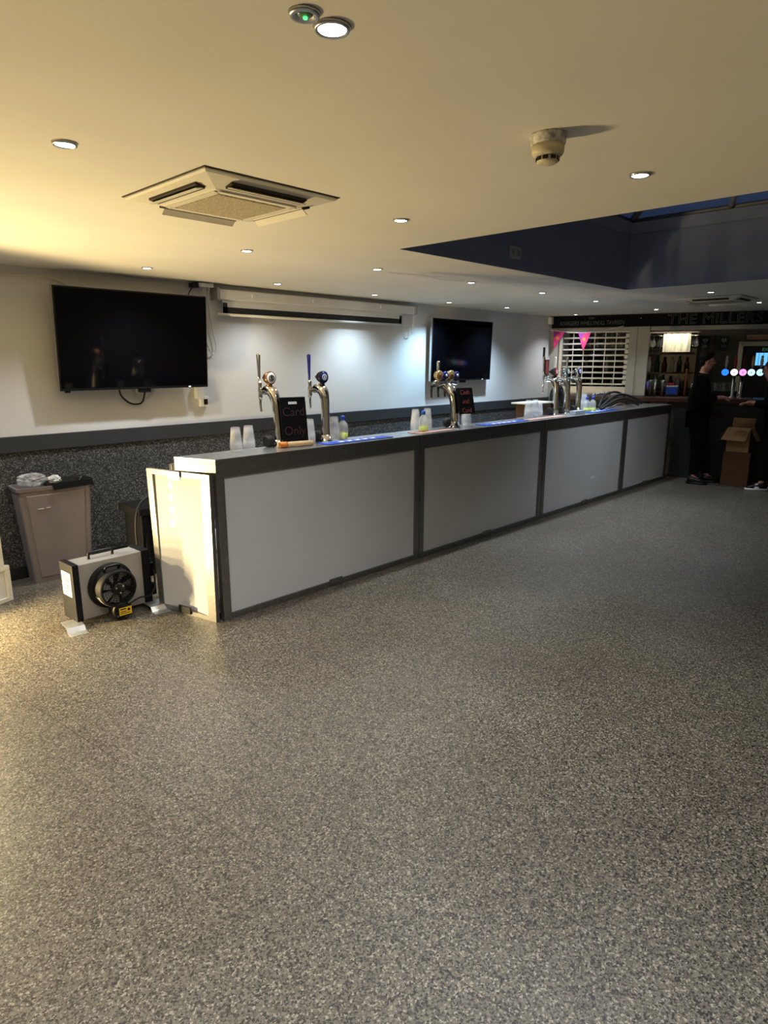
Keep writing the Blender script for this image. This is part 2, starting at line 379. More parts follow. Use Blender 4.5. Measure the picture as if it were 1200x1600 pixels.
# bunting
bt = thing('bunting', 'string with two pink pennants hanging over the shutter', 'bunting', UV(0, -.10), RZ)
pts = [(.0, 0, 2.17), (.12, 0, 2.15), (.35, 0, 2.12), (.55, 0, 2.115), (.8, 0, 2.14), (1.1, 0, 2.20)]
m = MB(); m.tube(pts, .006, 6, 5); m.build('string', 'paper', bt)
for (a, b, c) in (((.06, 2.15), (.24, 2.13), (.08, 1.87)), ((.44, 2.12), (.63, 2.115), (.53, 1.84))):
    m = MB(); m.prism([a, b, c], -.004, .003); pn = m.build('pennant', 'pink', bt); ctr = ((a[0]+b[0]+c[0])/3, (a[1]+b[1]+c[1])/3)
    m = MB(); m.prism([(ctr[0]+.032*math.cos(q)*(1 if i % 2 else .5), ctr[1]-.01+.04*math.sin(q)*(1 if i % 2 else .5)) for i, q in enumerate([k*PI/5 for k in range(10)])], -.007, -.004); m.build('printed_star', mat('orange_print', (.7, .22, .05), .7), pn)
    m = MB(); m.prism([(a[0]+.01, a[1]-.008), ((a[0]+b[0])/2, (a[1]+b[1])/2-.008), (a[0]*.6+c[0]*.4, a[1]*.6+c[1]*.4)], -.006, -.004); m.build('purple_panel', mat('purple_print', (.22, .03, .30), .7), pn)

# small things on the wall's far end
m = MB(); m.box(9.34, 9.40, W-.008, W, 1.73, 1.90, .003); tag(m.build('wall_notice', 'blackplastic'), 'small black and white notice on the left wall near the corner', 'notice')
f_ = thing('framed_picture', 'small dark framed picture on the left wall behind the far taps', 'picture', (9.46, W-.02, 1.47))
m = MB(); m.box(-.06, .06, 0, .02, 0, .24, .004); m.build('frame', 'blackplastic', f_)
m = MB(); m.box(-.045, .045, -.002, 0, .015, .225); m.build('print', mat('red_print', (.25, .05, .05), .5, var=.8, scale=25), f_)
m = MB(); m.box(9.44, 9.52, W-.06, W, 2.25, 2.36, .01); m.mi = 0; tag(m.build('motion_sensor', 'white'), 'white alarm sensor high in the corner beside the fascia', 'sensor')

# ------------------------------------------------------------------ ceiling fittings
dl = thing('ceiling_downlight', 'x', 'downlight', (0, 0, HC))
m = MB(); m.lathe([(.029, -.003), (.032, -.008), (.037, -.008), (.041, 0)], 28); m.build('bezel', 'steel', dl)
m = MB(); m.lathe([(.031, -.0035), (.031, -.0055), (.0, -.006)], 24); m.build('diffuser', 'lamp', dl)
def add_lamp(root, watts, col):
    ld = bpy.data.lights.new('downlight_beam', 'SPOT'); ld.energy = watts; ld.color = col; ld.spot_size = math.radians(125); ld.spot_blend = .9; ld.shadow_soft_size = .03
    o = bpy.data.objects.new('downlight_beam', ld); COL.objects.link(o); o.parent = root; o.location = (0, 0, -.02)
DL = [  # x, y, power, tint, label
 (1.06, 1.17, 1.2, COOL, 'large bright downlight at the top, nearest the camera'),
 (.96, 2.36, 1.0, COOL, 'downlight left of the near air conditioning cassette'),
 (2.61, 1.16, 1.4, COOL, 'downlight right of the smoke detector'),
 (2.58, 2.36, 1.0, COOL, 'downlight between the near air conditioner and the skylight corner'),
 (2.58, 3.69, .9, COOL, 'downlight over the near end of the portable bar'),
 (2.51, 4.89, 1.4, COOL, 'downlight above the large left television'),
 (3.82, 5.01, .65, COOL, 'downlight in front of the left half of the projector screen'),
 (3.76, 3.68, 1.0, COOL, 'downlight over the bar in front of the projector screen'),
 (4.96, 3.68, 1.0, COOL, 'downlight beside the pale mark on the ceiling'),
 (5.13, 5.06, 1.25, (.68, .86, 1), 'downlight in front of the right half of the projector screen'),
 (6.39, 5.06, 2.2, (.48, .77, 1), 'bluish bright downlight above the left edge of the far television'),
 (7.51, 4.98, 2.5, (.62, .82, 1), 'downlight above the right edge of the far television'),
 (6.18, 3.68, 1.4, (.8, .9, 1), 'downlight under the long left edge of the skylight well'),
 (7.45, 3.72, 1.8, (.8, .9, 1), 'downlight just left below the skylight well corner'),
 (9.32, 4.96, .8, COOL, 'downlight above the pennants at the end of the left wall'),
 (7.32, 2.41, 1.5, (.8, .9, 1), 'downlight between skylight well and far air conditioner'),
 (9.18, 3.7, .5, COOL, 'downlight above the white column by the fascia'),
 (8.96, 2.39, .15, COOL, 'downlight at the right end of the far air conditioner')]
first = True
for x, y, p, c, lab in DL:
    o = dl if first else dup(dl, (x, y, HC))
    if first: o.location = (x, y, HC)
    tag(o, lab, 'downlight', 'recessed ceiling downlights'); first = False
beams = [(o, p, c) for o, (x, y, p, c, lab) in zip([q for q in COL.objects if q.name.startswith('ceiling_downlight')], DL)]
for o, p, c in beams: add_lamp(o, DOWN_W*p, c)
for x, y, p in ((.75, 4.9, 1.2), (-.2, 2.36, .7), (-.2, 1.17, .5), (-.2, 3.69, .6), (-1.5, 1.17, .5), (1.06, -.05, .6), (-.2, -.05, .4), (2.6, -.05, .9), (-.2, -1.3, .3), (1.06, -1.3, .3)):  # unseen downlights added for their light; the first lifts the left wall
    o = dup(dl, (x, y, HC), label='unseen ceiling downlight added for its light behind or beside the camera', group='added unseen downlights')
    for ch in list(o.children):
        if ch.type == 'LIGHT': bpy.data.objects.remove(ch)
    add_lamp(o, DOWN_W*p, COOL)

gi = thing('ceiling_indicator', 'round ceiling indicator with a green light beside the nearest downlight', 'indicator light', (.99, 1.17-.02, HC))
gi.location = (.983, 1.168, HC)
m = MB(); m.lathe([(.018, -.002), (.022, -.008), (.030, -.007), (.034, 0)], 24); m.build('bezel', 'steel', gi)
m = MB(); m.lathe([(.018, -.003), (.012, -.006), (0, -.007)], 20); m.build('lens', mat('green_grey_lens', (.12, .2, .12), .2), gi)
m = MB(); m.ell((.002, 0, -.009), (.005, .005, .003), 10, 6); m.build('led', 'ledgreen', gi)

sd = thing('smoke_detector', 'cream smoke detector hanging from a stained white base on the ceiling', 'smoke detector', (1.98, 1.185, HC)); sd.scale = (1, 1, .9)
m = MB(); m.lathe([(.058, 0), (.058, -.008), (.054, -.010), (.054, -.030), (.050, -.034)], 32); m.build('base', mat('stained_white', (.6, .57, .5), .6, var=.5, scale=45), sd)
m = MB(); m.lathe([(.050, -.034), (.050, -.058), (.044, -.068), (.034, -.072)], 32); m.build('housing', 'cream', sd)
m = MB(); m.lathe([(.034, -.070), (.033, -.088), (.026, -.093), (0, -.094)], 32); m.build('sensor_cap', 'cream', sd)
m = MB()
for k in range(9):
    a = 2*PI*k/9; c, s_ = math.cos(a), math.sin(a)
    m.box(-.008, .008, -.002, .002, -.084, -.073, M4=Matrix.Translation((c*.0345, s_*.0345, 0)) @ Matrix.Rotation(a+PI/2, 4, 'Z'))
m.build('vent_slots', 'blackplastic', sd)

def cassette(x, y, lab, vane=True):
    t = thing('air_conditioner', lab, 'air conditioner', (x, y, HC), 0, 'ceiling air conditioning cassettes')
    sq = lambda h, z: [Vector(p) for p in ((-h,-h,z),(h,-h,z),(h,h,z),(-h,h,z))]
    m = MB(); m.loft([sq(.325, 0), sq(.325, -.008), sq(.315, -.014), sq(.215, -.036), sq(.205, -.040)], smooth=False); m.build('fascia', 'offwhite', t)
    m = MB(); m.box(-.31, .31, -.31, .31, -.004, .0); m.box(-.332, .332, -.332, .332, -.003, 0); m.build('gasket', 'dark', t)
    m = MB(); m.box(-.165, .165, -.165, .165, -.046, -.039, .003); m.build('intake_grille', 'filter', t)
    m = MB()
    for k in range(4): m.box(-.19, .19, -.205+.0, -.175, -.0445, -.039, .002, Matrix.Rotation(k*PI/2, 4, 'Z'))
    m.build('grille_frame', 'offwhite', t)
    for k in range(4):
        R4 = Matrix.Rotation(k*PI/2, 4, 'Z')
        m = MB(); tilt = Matrix.Rotation(math.atan2(.022, .10), 4, 'X')
        q = R4 @ Matrix.Translation((0, -.262, -.0285)) @ Matrix.Rotation(-math.atan2(.022, .10), 4, 'X')
        m.box(-.185, .185, -.022, .022, -.006, .004, M4=q); sl = m.build('outlet_slot', 'dark', t)
        m = MB(); q = R4 @ Matrix.Translation((0, -.243, -.034)) @ Matrix.Rotation(math.radians(38 if k in (1, 2) else 12), 4, 'X')
        m.box(-.182, .182, -.038, .004, -.003, .001, .001, M4=q); m.build('vane', 'offwhite', t)
    return t
cassette(1.735, 2.58, 'square cream air conditioning cassette on the ceiling near the left television')
cassette(8.13, 2.59, 'far air conditioning cassette on the ceiling above the servery sign')

# pale scar where the ceiling paint has peeled
m = MB(); m.prism([(4.30, 3.78), (4.42, 3.74), (4.62, 3.78), (4.9, 3.72), (4.86, 3.69), (4.6, 3.73), (4.4, 3.70)], HC-.0015, HC+.001, 'z')
tag(m.build('plaster_patch', 'paper'), 'thin pale plaster patch on the ceiling beside a downlight', 'plaster patch')

# switch plate inside the skylight well
sp_ = thing('socket_plate', 'pale square socket plate on the dark side of the skylight well', 'socket', (4.53, SY1-.005, 2.495))
m = MB(); m.box(-.075, .075, -.012, 0, -.045, .045, .004); m.build('plate', mat('dull_white', (.5, .5, .52), .5), sp_)
m = MB()
for xx in (-.035, .035): m.box(xx-.012, xx+.012, -.016, -.011, -.02, .02, .002)
m.build('socket_face', 'greymetal', sp_)

# ------------------------------------------------------------------ televisions
def tv(x0, x1, z0, z1, lab, tilt, off, cable):
    t = thing('television', lab, 'television', ((x0+x1)/2, W, (z0+z1)/2), 0, 'wall-mounted flat televisions')
    w2, h2 = (x1-x0)/2, (z1-z0)/2
    Q = Matrix.Translation((0, -off, 0)) @ Matrix.Rotation(math.radians(tilt), 4, 'X')
    m = MB(); m.box(-w2, w2, -.018, .022, -h2, h2, .004, Q); m.build('casing', 'blackplastic', t)
    m = MB(); m.box(-w2+.012, w2-.012, -.0205, -.016, -h2+.022, h2-.012, M4=Q); m.build('screen', 'tvscreen', t)
    m = MB(); m.box(-w2-.003, w2+.003, -.012, .02, h2-.002, h2+.003, M4=Q); m.box(w2, w2+.003, -.012, .02, -h2, h2, M4=Q); m.box(-w2-.003, -w2, -.012, .02, -h2, h2, M4=Q); m.build('edge_trim', 'steel', t)
    m = MB(); m.box(-.25, .25, .02, .035, -.2, .2, M4=Q); m.box(-.2, -.16, -off+.03, -.002, -.15, .15); m.box(.16, .2, -off+.03, -.002, -.15, .15); m.build('wall_bracket', 'blackplastic', t)
    m = MB(); m.box(w2*.70, w2*.73, -.022, -.018, -h2+.006, -h2+.014, M4=Q)
    m.build('standby_light', 'ledwhite', t)
    m = MB(); m.box(-w2+.04, -w2+.08, -.01, .01, -h2-.015, -h2, .003, Q); m.box(.0, .1, -.01, .03, -h2-.03, -h2, .006, Q); m.build('bracket_foot', 'blackplastic', t)
    if cable:
        m = MB(); m.tube([(-.16, -.08, -h2+.02), (-.13, -.06, -h2-.06), (-.04, -.03, -h2-.125), (.05, -.03, -h2-.125), (.08, -.04, -h2-.06), (.08, -.05, -h2)], .008, 8, 6); m.build('cable', 'rubber', t)
        m = MB(); m.tube([(.0, -.07, -h2+.02), (.02, -.03, -h2-.04), (.08, -.02, -h2-.055), (.15, -.04, -h2)], .003, 6, 6); m.build('cable', 'white', t)
    return t
tv(1.955, 3.25, 1.455, 2.24, 'large black flat television on the left wall above the litter bin', 4, .15, True)
tv(6.47, 7.76, 1.435, 2.21, 'far black flat television on the wall, showing a blue reflection', 1.5, .10, False)

# projector screen
ps = thing('projector_screen', 'white roll-down projector screen nearly rolled up near the ceiling', 'projector screen', (3.44, W, 0))
m = MB(); m.box(0, 2.70, -.12, -.03, 2.235, 2.325, .012); m.build('cassette', 'white', ps)
m = MB(); m.box(.05, 2.5, -.082, -.078, 2.12, 2.24); m.build('fabric', 'white', ps)
m = MB(); m.box(.05, .10, -.0835, -.0825, 2.115, 2.21); m.box(2.46, 2.5, -.0835, -.0825, 2.115, 2.21); m.box(.05, 2.5, -.0835, -.0825, 2.115, 2.172); m.build('border', 'blackpaint', ps)
m = MB(); m.tube([(-.01, -.08, 2.105), (2.54, -.08, 2.105)], .013, 10); m.build('weight_bar', 'white', ps)
for xx in (.35, 1.1, 2.1):
    m = MB(); m.box(xx, xx+.03, -.128, -.118, 2.265, 2.30, .003); m.build('clip', 'white', ps)
m = MB(); m.box(-.03, .0, -.13, -.01, 2.23, 2.335, .004); m.box(2.70, 2.73, -.13, -.01, 2.23, 2.335, .004); m.build('end_bracket', 'greymetal', ps)
m = MB(); m.tube([(2.72, -.08, 2.24), (2.735, -.05, 2.1), (2.72, -.03, 1.99), (2.66, -.02, 1.97), (2.64, -.02, 2.02)], .005, 6, 6); m.tube([(2.78, -.02, 2.25), (2.80, -.02, 2.12), (2.77, -.02, 2.06), (2.81, -.02, 2.03)], .003, 6, 5); m.build('cord', 'white', ps)
tp = thing('cable_box', 'small white junction box with dangling cables at the ceiling left of the screen', 'junction box', (3.30, W, 2.33))
m = MB(); m.box(-.06, .09, -.11, -.0, .0, .035, .006); m.build('lid', 'white', tp)
m = MB(); m.box(-.12, -.05, -.10, -.03, -.01, .03, .006); m.build('plug', 'blackplastic', tp)
m = MB(); m.tube([(.0, -.08, 0), (-.02, -.05, -.2), (.02, -.04, -.45), (.08, -.03, -.58), (.13, -.03, -.52), (.10, -.03, -.35), (.06, -.05, -.1), (.06, -.08, 0)], .006, 6, 6)
m.tube([(.02, -.08, 0), (.02, -.05, -.25), (-.03, -.04, -.5), (-.10, -.06, -.6)], .005, 6, 6); m.build('cable', 'white', tp)
m = MB(); m.tube([(-.1, -.07, 0), (-.14, -.05, -.08), (-.12, -.05, -.14), (-.18, -.1, -.16)], .005, 6, 5); m.tube([(-.12, -.03, -.44), (-.04, -.03, -.48), (-.02, -.03, -.62), (-.09, -.03, -.78)], .004, 6, 5); m.build('cable', 'rubber', tp)
cb = MB(); cb.tube([(XS+1, W-.012, 2.27), (.9, W-.012, 2.285), (1.4, W-.012, 2.285), (1.85, W-.012, 2.31), (2.05, W-.02, 2.30), (2.2, W-.03, 2.22), (2.26, W-.05, 2.15)], .006, 6, 5)
tag(cb.build('wall_cable', 'offwhite'), 'thin cable clipped under the ceiling left of the large television', 'cable')
so = thing('wall_socket', 'white switch box on the wall under the right corner of the left television', 'socket', (3.245, W, 1.345))
m = MB(); m.box(-.06, .02, -.05, 0, -.0, .13, .006); m.box(-.02, .065, -.045, 0, -.075, .02, .006); m.build('housing', 'white', so)
m = MB(); m.box(.01, .05, -.049, -.044, -.055, -.005, .002); m.build('switch', 'blackplastic', so)

# ------------------------------------------------------------------ portable bar
BY = 3.56
def bar_unit(x0, wd, dep, lab, skew=0):
    bk = .60 if x0 < 8 else .42
    t = thing('portable_bar_unit', lab, 'bar unit', (x0, BY, 0), 0, 'portable bar units in a row')
    m = MB()
    zt = .992
    for a in (0, wd-.062): m.box(a+.002, a+.060, 0, .045, 0, zt, .003)
    m.box(.06, wd-.06, .0, .04, 0, .042, .002); m.box(.06, wd-.06, .0, .04, .96, zt, .002)
    m.build('front_frame', 'steelframe', t)
    m = MB(); m.box(.062, wd-.062, .012, .018, .043, .96); m.build('front_panel', 'opal', t)
    m = MB(); m.box(wd*.47, wd*.47+.13, -.012, .0, .018, .062, .003); m.build('latch', 'steelframe', t)
    m = MB(); q = [(0, 0), (wd-.004, 0), (wd-.004, dep), (-skew, dep)]
    m.prism(q, zt+.001, 1.068, 'z'); m.build('worktop_edge', 'steelframe', t)
    m = MB(); q = [(.0, -.002), (wd-.004, -.002), (wd-.004, dep+.001), (-skew, dep+.001)]
    m.prism(q, 1.069, 1.08, 'z'); m.build('worktop', 'worktop', t)
    m = MB()
    for a in (.0, wd-.045):
        m.box(a+.002, a+.043, bk-.04, bk, 0, .99, .003); m.box(a+.01, a+.035, .045, bk-.04, .0, .04); m.box(a+.01, a+.035, .04, bk-.04, .94, .985)
    m.box(.04, wd-.04, bk-.035, bk-.005, .50, .53); m.build('side_frame', 'steelframe', t)
    m = MB(); m.box(.01, wd-.01, .02, bk-.04, .46, .48); m.build('shelf', 'opal', t)
    return t
bar_unit(2.18, 1.97, .31, 'nearest portable bar unit, lit yellow on its open left end', .11)
bar_unit(4.152, 2.02, .31, 'second portable bar unit from the near end, under the triple tap fountain')
bar_unit(6.178, 2.01, .36, 'third portable bar unit, with a small white smudge on its front panel')
bar_unit(8.192, 1.49, .42, 'farthest and narrowest portable bar unit with reflections on its panel')
m = MB(); m.prism([(7.30, .30), (7.36, .285), (7.42, .29), (7.50, .28), (7.51, .287), (7.43, .30), (7.40, .33), (7.36, .32), (7.34, .30)], BY+.0095, BY+.0118)
tag(m.build('sticker', 'white'), 'small pale smudge like a sticker on the third bar panel', 'sticker')

# end door of the near unit
ep = thing('bar_end_panel', 'white framed bar end panel standing at the near end of the bar', 'panel', (2.160, 3.585, 0), 0)
A0, A1 = Vector((0, 0, 0)), Vector((-.118, .54, 0)); B0, B1 = Vector((.010, .0, .985)), Vector((-.13, .55, .985))
nrm = Vector((-.977, -.215, .01)).normalized()
def pq(s, t_): return (A0.lerp(A1, s)).lerp(B0.lerp(B1, s), t_)
def strip(mb, s0, s1, t0, t1, th, o=0):
    mb.slab([pq(s0, t0)+nrm*o, pq(s1, t0)+nrm*o, pq(s1, t1)+nrm*o, pq(s0, t1)+nrm*o], nrm*th)
m = MB(); strip(m, 0, .13, 0, 1, .03); strip(m, .91, 1, 0, 1, .03); strip(m, .13, .91, .965, 1, .03); strip(m, .13, .91, 0, .03, .03); m.build('frame', 'steelframe', ep)
m = MB(); 
gr_, gb_ = [], []
for i in range(9):      # the thin sheet bows inwards between its frame
    s_ = .12+.8*i/8; k_ = 1-((i-4)/4)**2
    for lst, th in ((gr_, .006), (gb_, 0)):
        lst.append([pq(s_, t_)+nrm*(.022+th-.030*k_-.012*t_) for t_ in (.02, .35, .7, .975)])
m.loft(gr_, closed=False, cap=False); m.loft(gb_, closed=False, cap=False); m.build('panel', 'opal', ep)
m = MB(); strip(m, .44, .62, .945, 1.0, .012, .03); m.build('catch', 'steel', ep)
m = MB(); strip(m, .42, .62, .01, .06, .012, .03); m.build('latch', 'blackplastic', ep)

# ------------------------------------------------------------------ things on the bar
TZ = 1.0805
def tap(x, y, lens_mat, ring_mat, lab, lens_y=.03, lean=0, handle='chrome', hh=.19, hidden_mark=True):
    t = thing('beer_tap', lab, 'beer tap', (x, y, TZ), 0, 'swan-neck beer taps on the bar')
    m = MB(); m.lathe([(.055, 0), (.055, .008), (.045, .014), (.038, .05)], 24)
    m.tube([(0, 0, .02), (0, lean*.2, .12), (0, lean*.5, .24), (0, lean*.8+.005, .33), (0, lean+.03, .385), (0, lean+.09, .40), (0, lean+.13, .385)], [.040, .034, .032, .036, .042, .034, .024], 18, 5)
    m.build('column', 'chrome', t)
    yy = lean+.175
    m = MB(); m.cyl((0, lean+.11, .385), (0, yy, .385), .012); m.lathe([(.012, .33), (.016, .345), (.016, .40), (.012, .42), (.014, .445), (.010, .46)], 14, c=(0, yy, 0))
    m.tube([(0, yy, .345), (0, yy+.004, .29), (0, yy-.004, .24)], [.011, .009, .008], 10, 3); m.build('faucet', 'chrome', t)
    m = MB(); m.lathe([(.008, .455), (.010, .50), (.015, .455+hh), (.013, .462+hh), (.004, .466+hh)], 12, c=(0, yy+.006, 0)); m.build('handle', handle, t)
    ly = lean+lens_y
    q = Matrix.Translation((0, ly, .485)) @ Matrix.Rotation(PI/2, 4, 'X')
    m = MB(); m.lathe([(.008, -.085), (.020, -.06), (.038, -.035), (.046, -.005), (.046, .010), (.043, .014)], 26, q); m.cyl((0, ly+.01, .42), (0, ly+.01, .46), .022, .016); hs = m.build('lens_housing', ring_mat, t)
    m = MB(); m.lathe([(.040, .013), (.036, .017), (0, .019)], 26, q); m.build('lens', lens_mat, hs)
    m = MB(); m.lathe([(.022, .0185), (.022, .021), (.017, .021), (.017, .0185)], 22, q, cap=False); m.box(-.005, .005, -.0225+0, -.019, -.012, .012, M4=Matrix.Translation((0, ly, .485))); m.build('emblem', 'whiteink' if lens_mat != 'white' else 'blackplastic', hs)
    m = MB(); m.lathe([(.036, 0), (.040, .012), (.040, .05), (.034, .058)], 20, Matrix.Translation((-.075, .03, .04)) @ Matrix.Rotation(PI/2, 4, 'Y') @ Matrix.Translation((0, 0, -.03))); m.build('line_cover', 'rubber', t)
    return t
tap(2.87, 3.80, 'white', 'copper', 'chrome beer tap with copper and white lens behind the card only board', .05, .04)
tap(3.31, 3.80, 'navy', 'blackplastic', 'chrome beer tap with navy lens behind the first blue bar runner', .02, 0, 'navy')
tap(6.87, 3.84, 'red', 'blackplastic', 'tall chrome tap with red lens, leftmost of the far three', .02, .0, 'chrome')
tap(7.13, 3.84, 'darkgreen', 'chrome', 'tall chrome tap with dark green lens, middle of the far three', .02, 0, 'white')
tap(7.42, 3.84, 'navy', 'chrome', 'tall chrome tap with blue lens, rightmost of the far three', .02, 0, 'steel')

ft = thing('tap_fountain', 'curved chrome tap fountain with four round lenses behind the cash and card board', 'beer tap', (4.87, 3.76, TZ), 0)
m = MB(); m.lathe([(.065, 0), (.065, .01), (.05, .02), (.04, .06)], 24)
m.tube([(0, 0, .02), (0, .0, .14), (0, .01, .24), (0, .03, .31), (0, .09, .37), (0, .17, .395), (0, .25, .40)], [.042, .040, .042, .05, .05, .04, .025], 18, 5); m.build('column', 'chrome', ft)
m = MB(); m.tube([(-.14, .10, .40), (-.05, .10, .415), (.05, .10, .415), (.14, .10, .40)], .026, 14, 4); m.build('crossbar', 'chrome', ft)
for k, (xx, mt, r) in enumerate(((-.145, 'gold', .046), (-.055, 'navy', .036), (.03, 'gold', .046), (.11, 'navy', .036))):
    q = Matrix.Translation((xx, .08, .475)) @ Matrix.Rotation(PI/2, 4, 'X')
    m = MB(); m.lathe([(.01, -.05), (r*.8, -.03), (r, 0), (r, .012), (r*.8, .016), (0, .018)], 22, q); m.cyl((xx, .085, .42), (xx, .085, .45), .012); o = m.build('lens', mt, ft)
    m = MB(); m.lathe([(r*.35, .0175), (r*.35, .021), (0, .021)], 14, q); m.build('emblem', 'whiteink' if mt == 'navy' else 'copper', o)
for xx in (-.10, .0, .10):
    m = MB(); m.cyl((xx, .11, .39), (xx, .20, .375), .010); m.tube([(xx, .20, .385), (xx, .205, .32), (xx, .20, .27)], [.014, .010, .009], 10, 3); m.build('faucet', 'blackplastic', ft)
m = MB(); m.lathe([(.008, .40), (.011, .47), (.017, .59), (.013, .60), (.004, .605)], 12, c=(-.0, .205, 0)); m.build('handle', 'chrome', ft)
m = MB(); m.ell((-.11, -.0, .05), (.05, .03, .045)); m.build('line_cover', 'rubber', ft)

# boards
def board(x, y, wd, ht, lean, rz, lines, sz, ink, lab, base):
    t = thing('chalkboard_sign', lab, 'sign', (x, y, TZ), rz)
    Q = Matrix.Translation((0, .0, .0 if not base else .02)) @ Matrix.Rotation(-lean, 4, 'X')
    m = MB()
    if base:
        e = .018; hz = ht-.05
        m.box(-wd/2, wd/2, 0, .008, 0, hz, .0, Q); m.box(-wd/2, -.035, 0, .008, hz, hz+.018, 0, Q); m.box(.035, wd/2, 0, .008, hz, hz+.018, 0, Q); m.box(-wd/2, wd/2, 0, .008, hz+.018, ht, .002, Q)
    else: m.box(-wd/2, wd/2, 0, .006, .0, ht, .001, Q)
    bd = m.build('board', 'chalkboard', t)
    for k, l in enumerate(lines):
        p = Q @ Vector((0, -.002, ht*(.82 if not base else .68) - k*sz*(1.35 if not base else 1.5)))
        o = text('lettering', l, sz, ink, bd, p, rot=(PI/2-lean, 0, 0), ext=.0008, squash=.95)
    if base:
        m = MB(); m.tube([(-wd/2-.015, -.0, .02), (wd/2+.03, -.0, .02)], .02, 10); m.build('wooden_foot', 'wood', t)
        m = MB(); m.tube([(-wd/2-.03, -.0, .021), (-wd/2+.03, -.0, .021)], .0215, 10); m.build('tape', 'orange', t)
    return t
board(2.94, 3.70, .20, .335, math.radians(8), math.radians(-14), ['Card', 'Only'], .090, 'dimchalk', 'black board reading Card Only on a wooden foot, nearest tap', True)
bb = board(4.90, 3.635, .20, .24, math.radians(13), math.radians(-10), ['Cash', 'and', 'Card'], .062, 'redchalk', 'small black board reading Cash and Card hung on the tap fountain', False)
bb.location.z = TZ+.13

ORD = ['first', 'second', 'third', 'fourth', 'fifth', 'sixth', 'seventh', 'eighth', 'ninth', 'tenth', 'eleventh', 'twelfth', 'thirteenth', 'fourteenth', 'fifteenth', 'sixteenth', 'seventeenth']
# cups: inverted clear plastic cups nested in stacks
cup0 = None
def cup_stack(x, y, n, place, z=TZ):
    global cup0
    for k in range(n):
        lab = 'clear cup, %s in stack %s' % ('bottom one' if k == 0 else 'topmost' if k == n-1 else ORD[n-1-k]+' from top', place)
        if cup0 is None:
            m = MB(); m.lathe([(.046, 0), (.047, .004), (.043, .006), (.036, .07), (.031, .118), (.028, .12), (0, .119)], 18, cap=False)
            cup0 = m.build('plastic_cup', 'cup'); o = cup0; o.location = (x, y, z)
        else: o = cup0.copy(); COL.objects.link(o); o.location = (x, y, z+k*.012)
        tag(o, lab, 'cup', 'stacked clear plastic cups')
cup_stack(2.485, 3.78, 5, 'left of the card board, on the left')
cup_stack(2.61, 3.81, 5, 'left of the card board, on the right')
cup_stack(3.15, 3.80, 6, 'just left of the navy tap')
cup_stack(3.425, 3.83, 6, 'between navy tap and green bottle')
cup_stack(4.36, 3.80, 7, 'behind the second green bottle')
cup_stack(4.51, 3.79, 7, 'right of the second green bottle')
cup_stack(5.10, 3.80, 7, 'right of cash board')
cup_stack(4.99, 3.70, 2, 'under cash board')
cup_stack(6.27, 3.83, 7, 'leftmost by brown carton')
cup_stack(6.41, 3.83, 7, 'centre one by brown carton')
cup_stack(6.53, 3.85, 5, 'shorter, touching brown carton')
cup_stack(7.60, 3.86, 9, 'left of paired green bottles')

def bottle(x, y, lab, s=1):
    t = thing('spray_bottle', lab, 'bottle', (x, y, TZ), 0, 'bottles of green liquid')
    m = MB(); m.lathe([(.037, 0), (.040, .006), (.040, .10), (.034, .125), (.016, .145), (.015, .155)], 22, cap=True); m.build('body', 'clear', t)
    m = MB(); m.lathe([(.036, .004), (.0385, .008), (.0385, .048), (0, .049)], 22); m.build('liquid', 'green', t)
    m = MB(); m.lathe([(.017, .15), (.018, .175), (.013, .185), (0, .186)], 16); m.build('cap', 'blue', t)
    t.scale = (s, s, s); return t
bottle(3.50, 3.81, 'small bottle of green liquid right of the navy tap')
bottle(4.35, 3.70, 'bottle of green liquid standing on the near placemat')
bottle(7.49, 3.76, 'left of two blue-capped green bottles by the far taps')
bottle(7.60, 3.74, 'right of two blue-capped green bottles by the far taps')

def runner(x0, x1, y0, y1, lab):
    t = thing('bar_runner', lab, 'bar mat', (x0, y0, TZ), 0, 'blue bar runners'); L_, D_ = x1-x0, y1-y0
    m = MB(); m.box(0, L_, 0, D_, 0, .006, .002); m.build('mat', 'bluemat', t)
    m = MB()
    for k in range(5):
        a = L_*(.22+.12*k); m.prism([(a, D_*.25), (a+L_*.07, D_*.3), (a+L_*.09, D_*.7), (a+L_*.05, D_*.55), (a+.01, D_*.65)], .0062, .0068, 'z')
    m.box(L_*.05, L_*.95, D_*.84, D_*.87, .0062, .0066); m.build('print', 'whiteink', t)
runner(3.16, 3.86, 3.60, 3.73, 'blue bar runner in front of the navy tap')
runner(5.18, 5.92, 3.60, 3.74, 'blue bar runner between the board and the far cups')
runner(7.32, 8.15, 3.62, 3.80, 'blue bar runner lying beside the black hoses')
m = MB(); m.box(4.20, 4.66, 3.60, 3.68, TZ, TZ+.006, .002); m.box(4.20, 4.38, 3.66, 3.75, TZ, TZ+.006, .002)
tag(m.build('placemat', 'placemat'), 'pinkish printed placemat under the second green bottle', 'placemat')
m = MB(); m.box(6.0, 6.75, 3.62, 3.72, TZ, TZ+.006, .002); tag(m.build('placemat', 'placemat'), 'pinkish placemat in front of the far cups', 'placemat')
m = MB(); m.box(5.70, 6.28, 3.73, 3.79, TZ, TZ+.008, .002); tag(m.build('drip_tray', 'worktop'), 'thin steel tray left of the far cup stacks', 'tray')
m = MB(); m.box(6.95, 7.18, 3.62, 3.70, TZ, TZ+.045, .004); tag(m.build('napkin_box', 'dimpaper'), 'small pale box lying at the foot of the far taps', 'box')
bx = thing('flat_carton', 'brown carton with a pale lid behind the far taps', 'box', (6.80, 3.98, .99), 0)
m = MB(); m.box(-.20, .22, 0, .22, 0, .21, .003); m.build('carton_body', 'cartondark', bx)
m = MB(); m.box(-.27, .28, -.02, .24, .212, .228, .002); m.build('carton_lid', 'offwhite', bx)
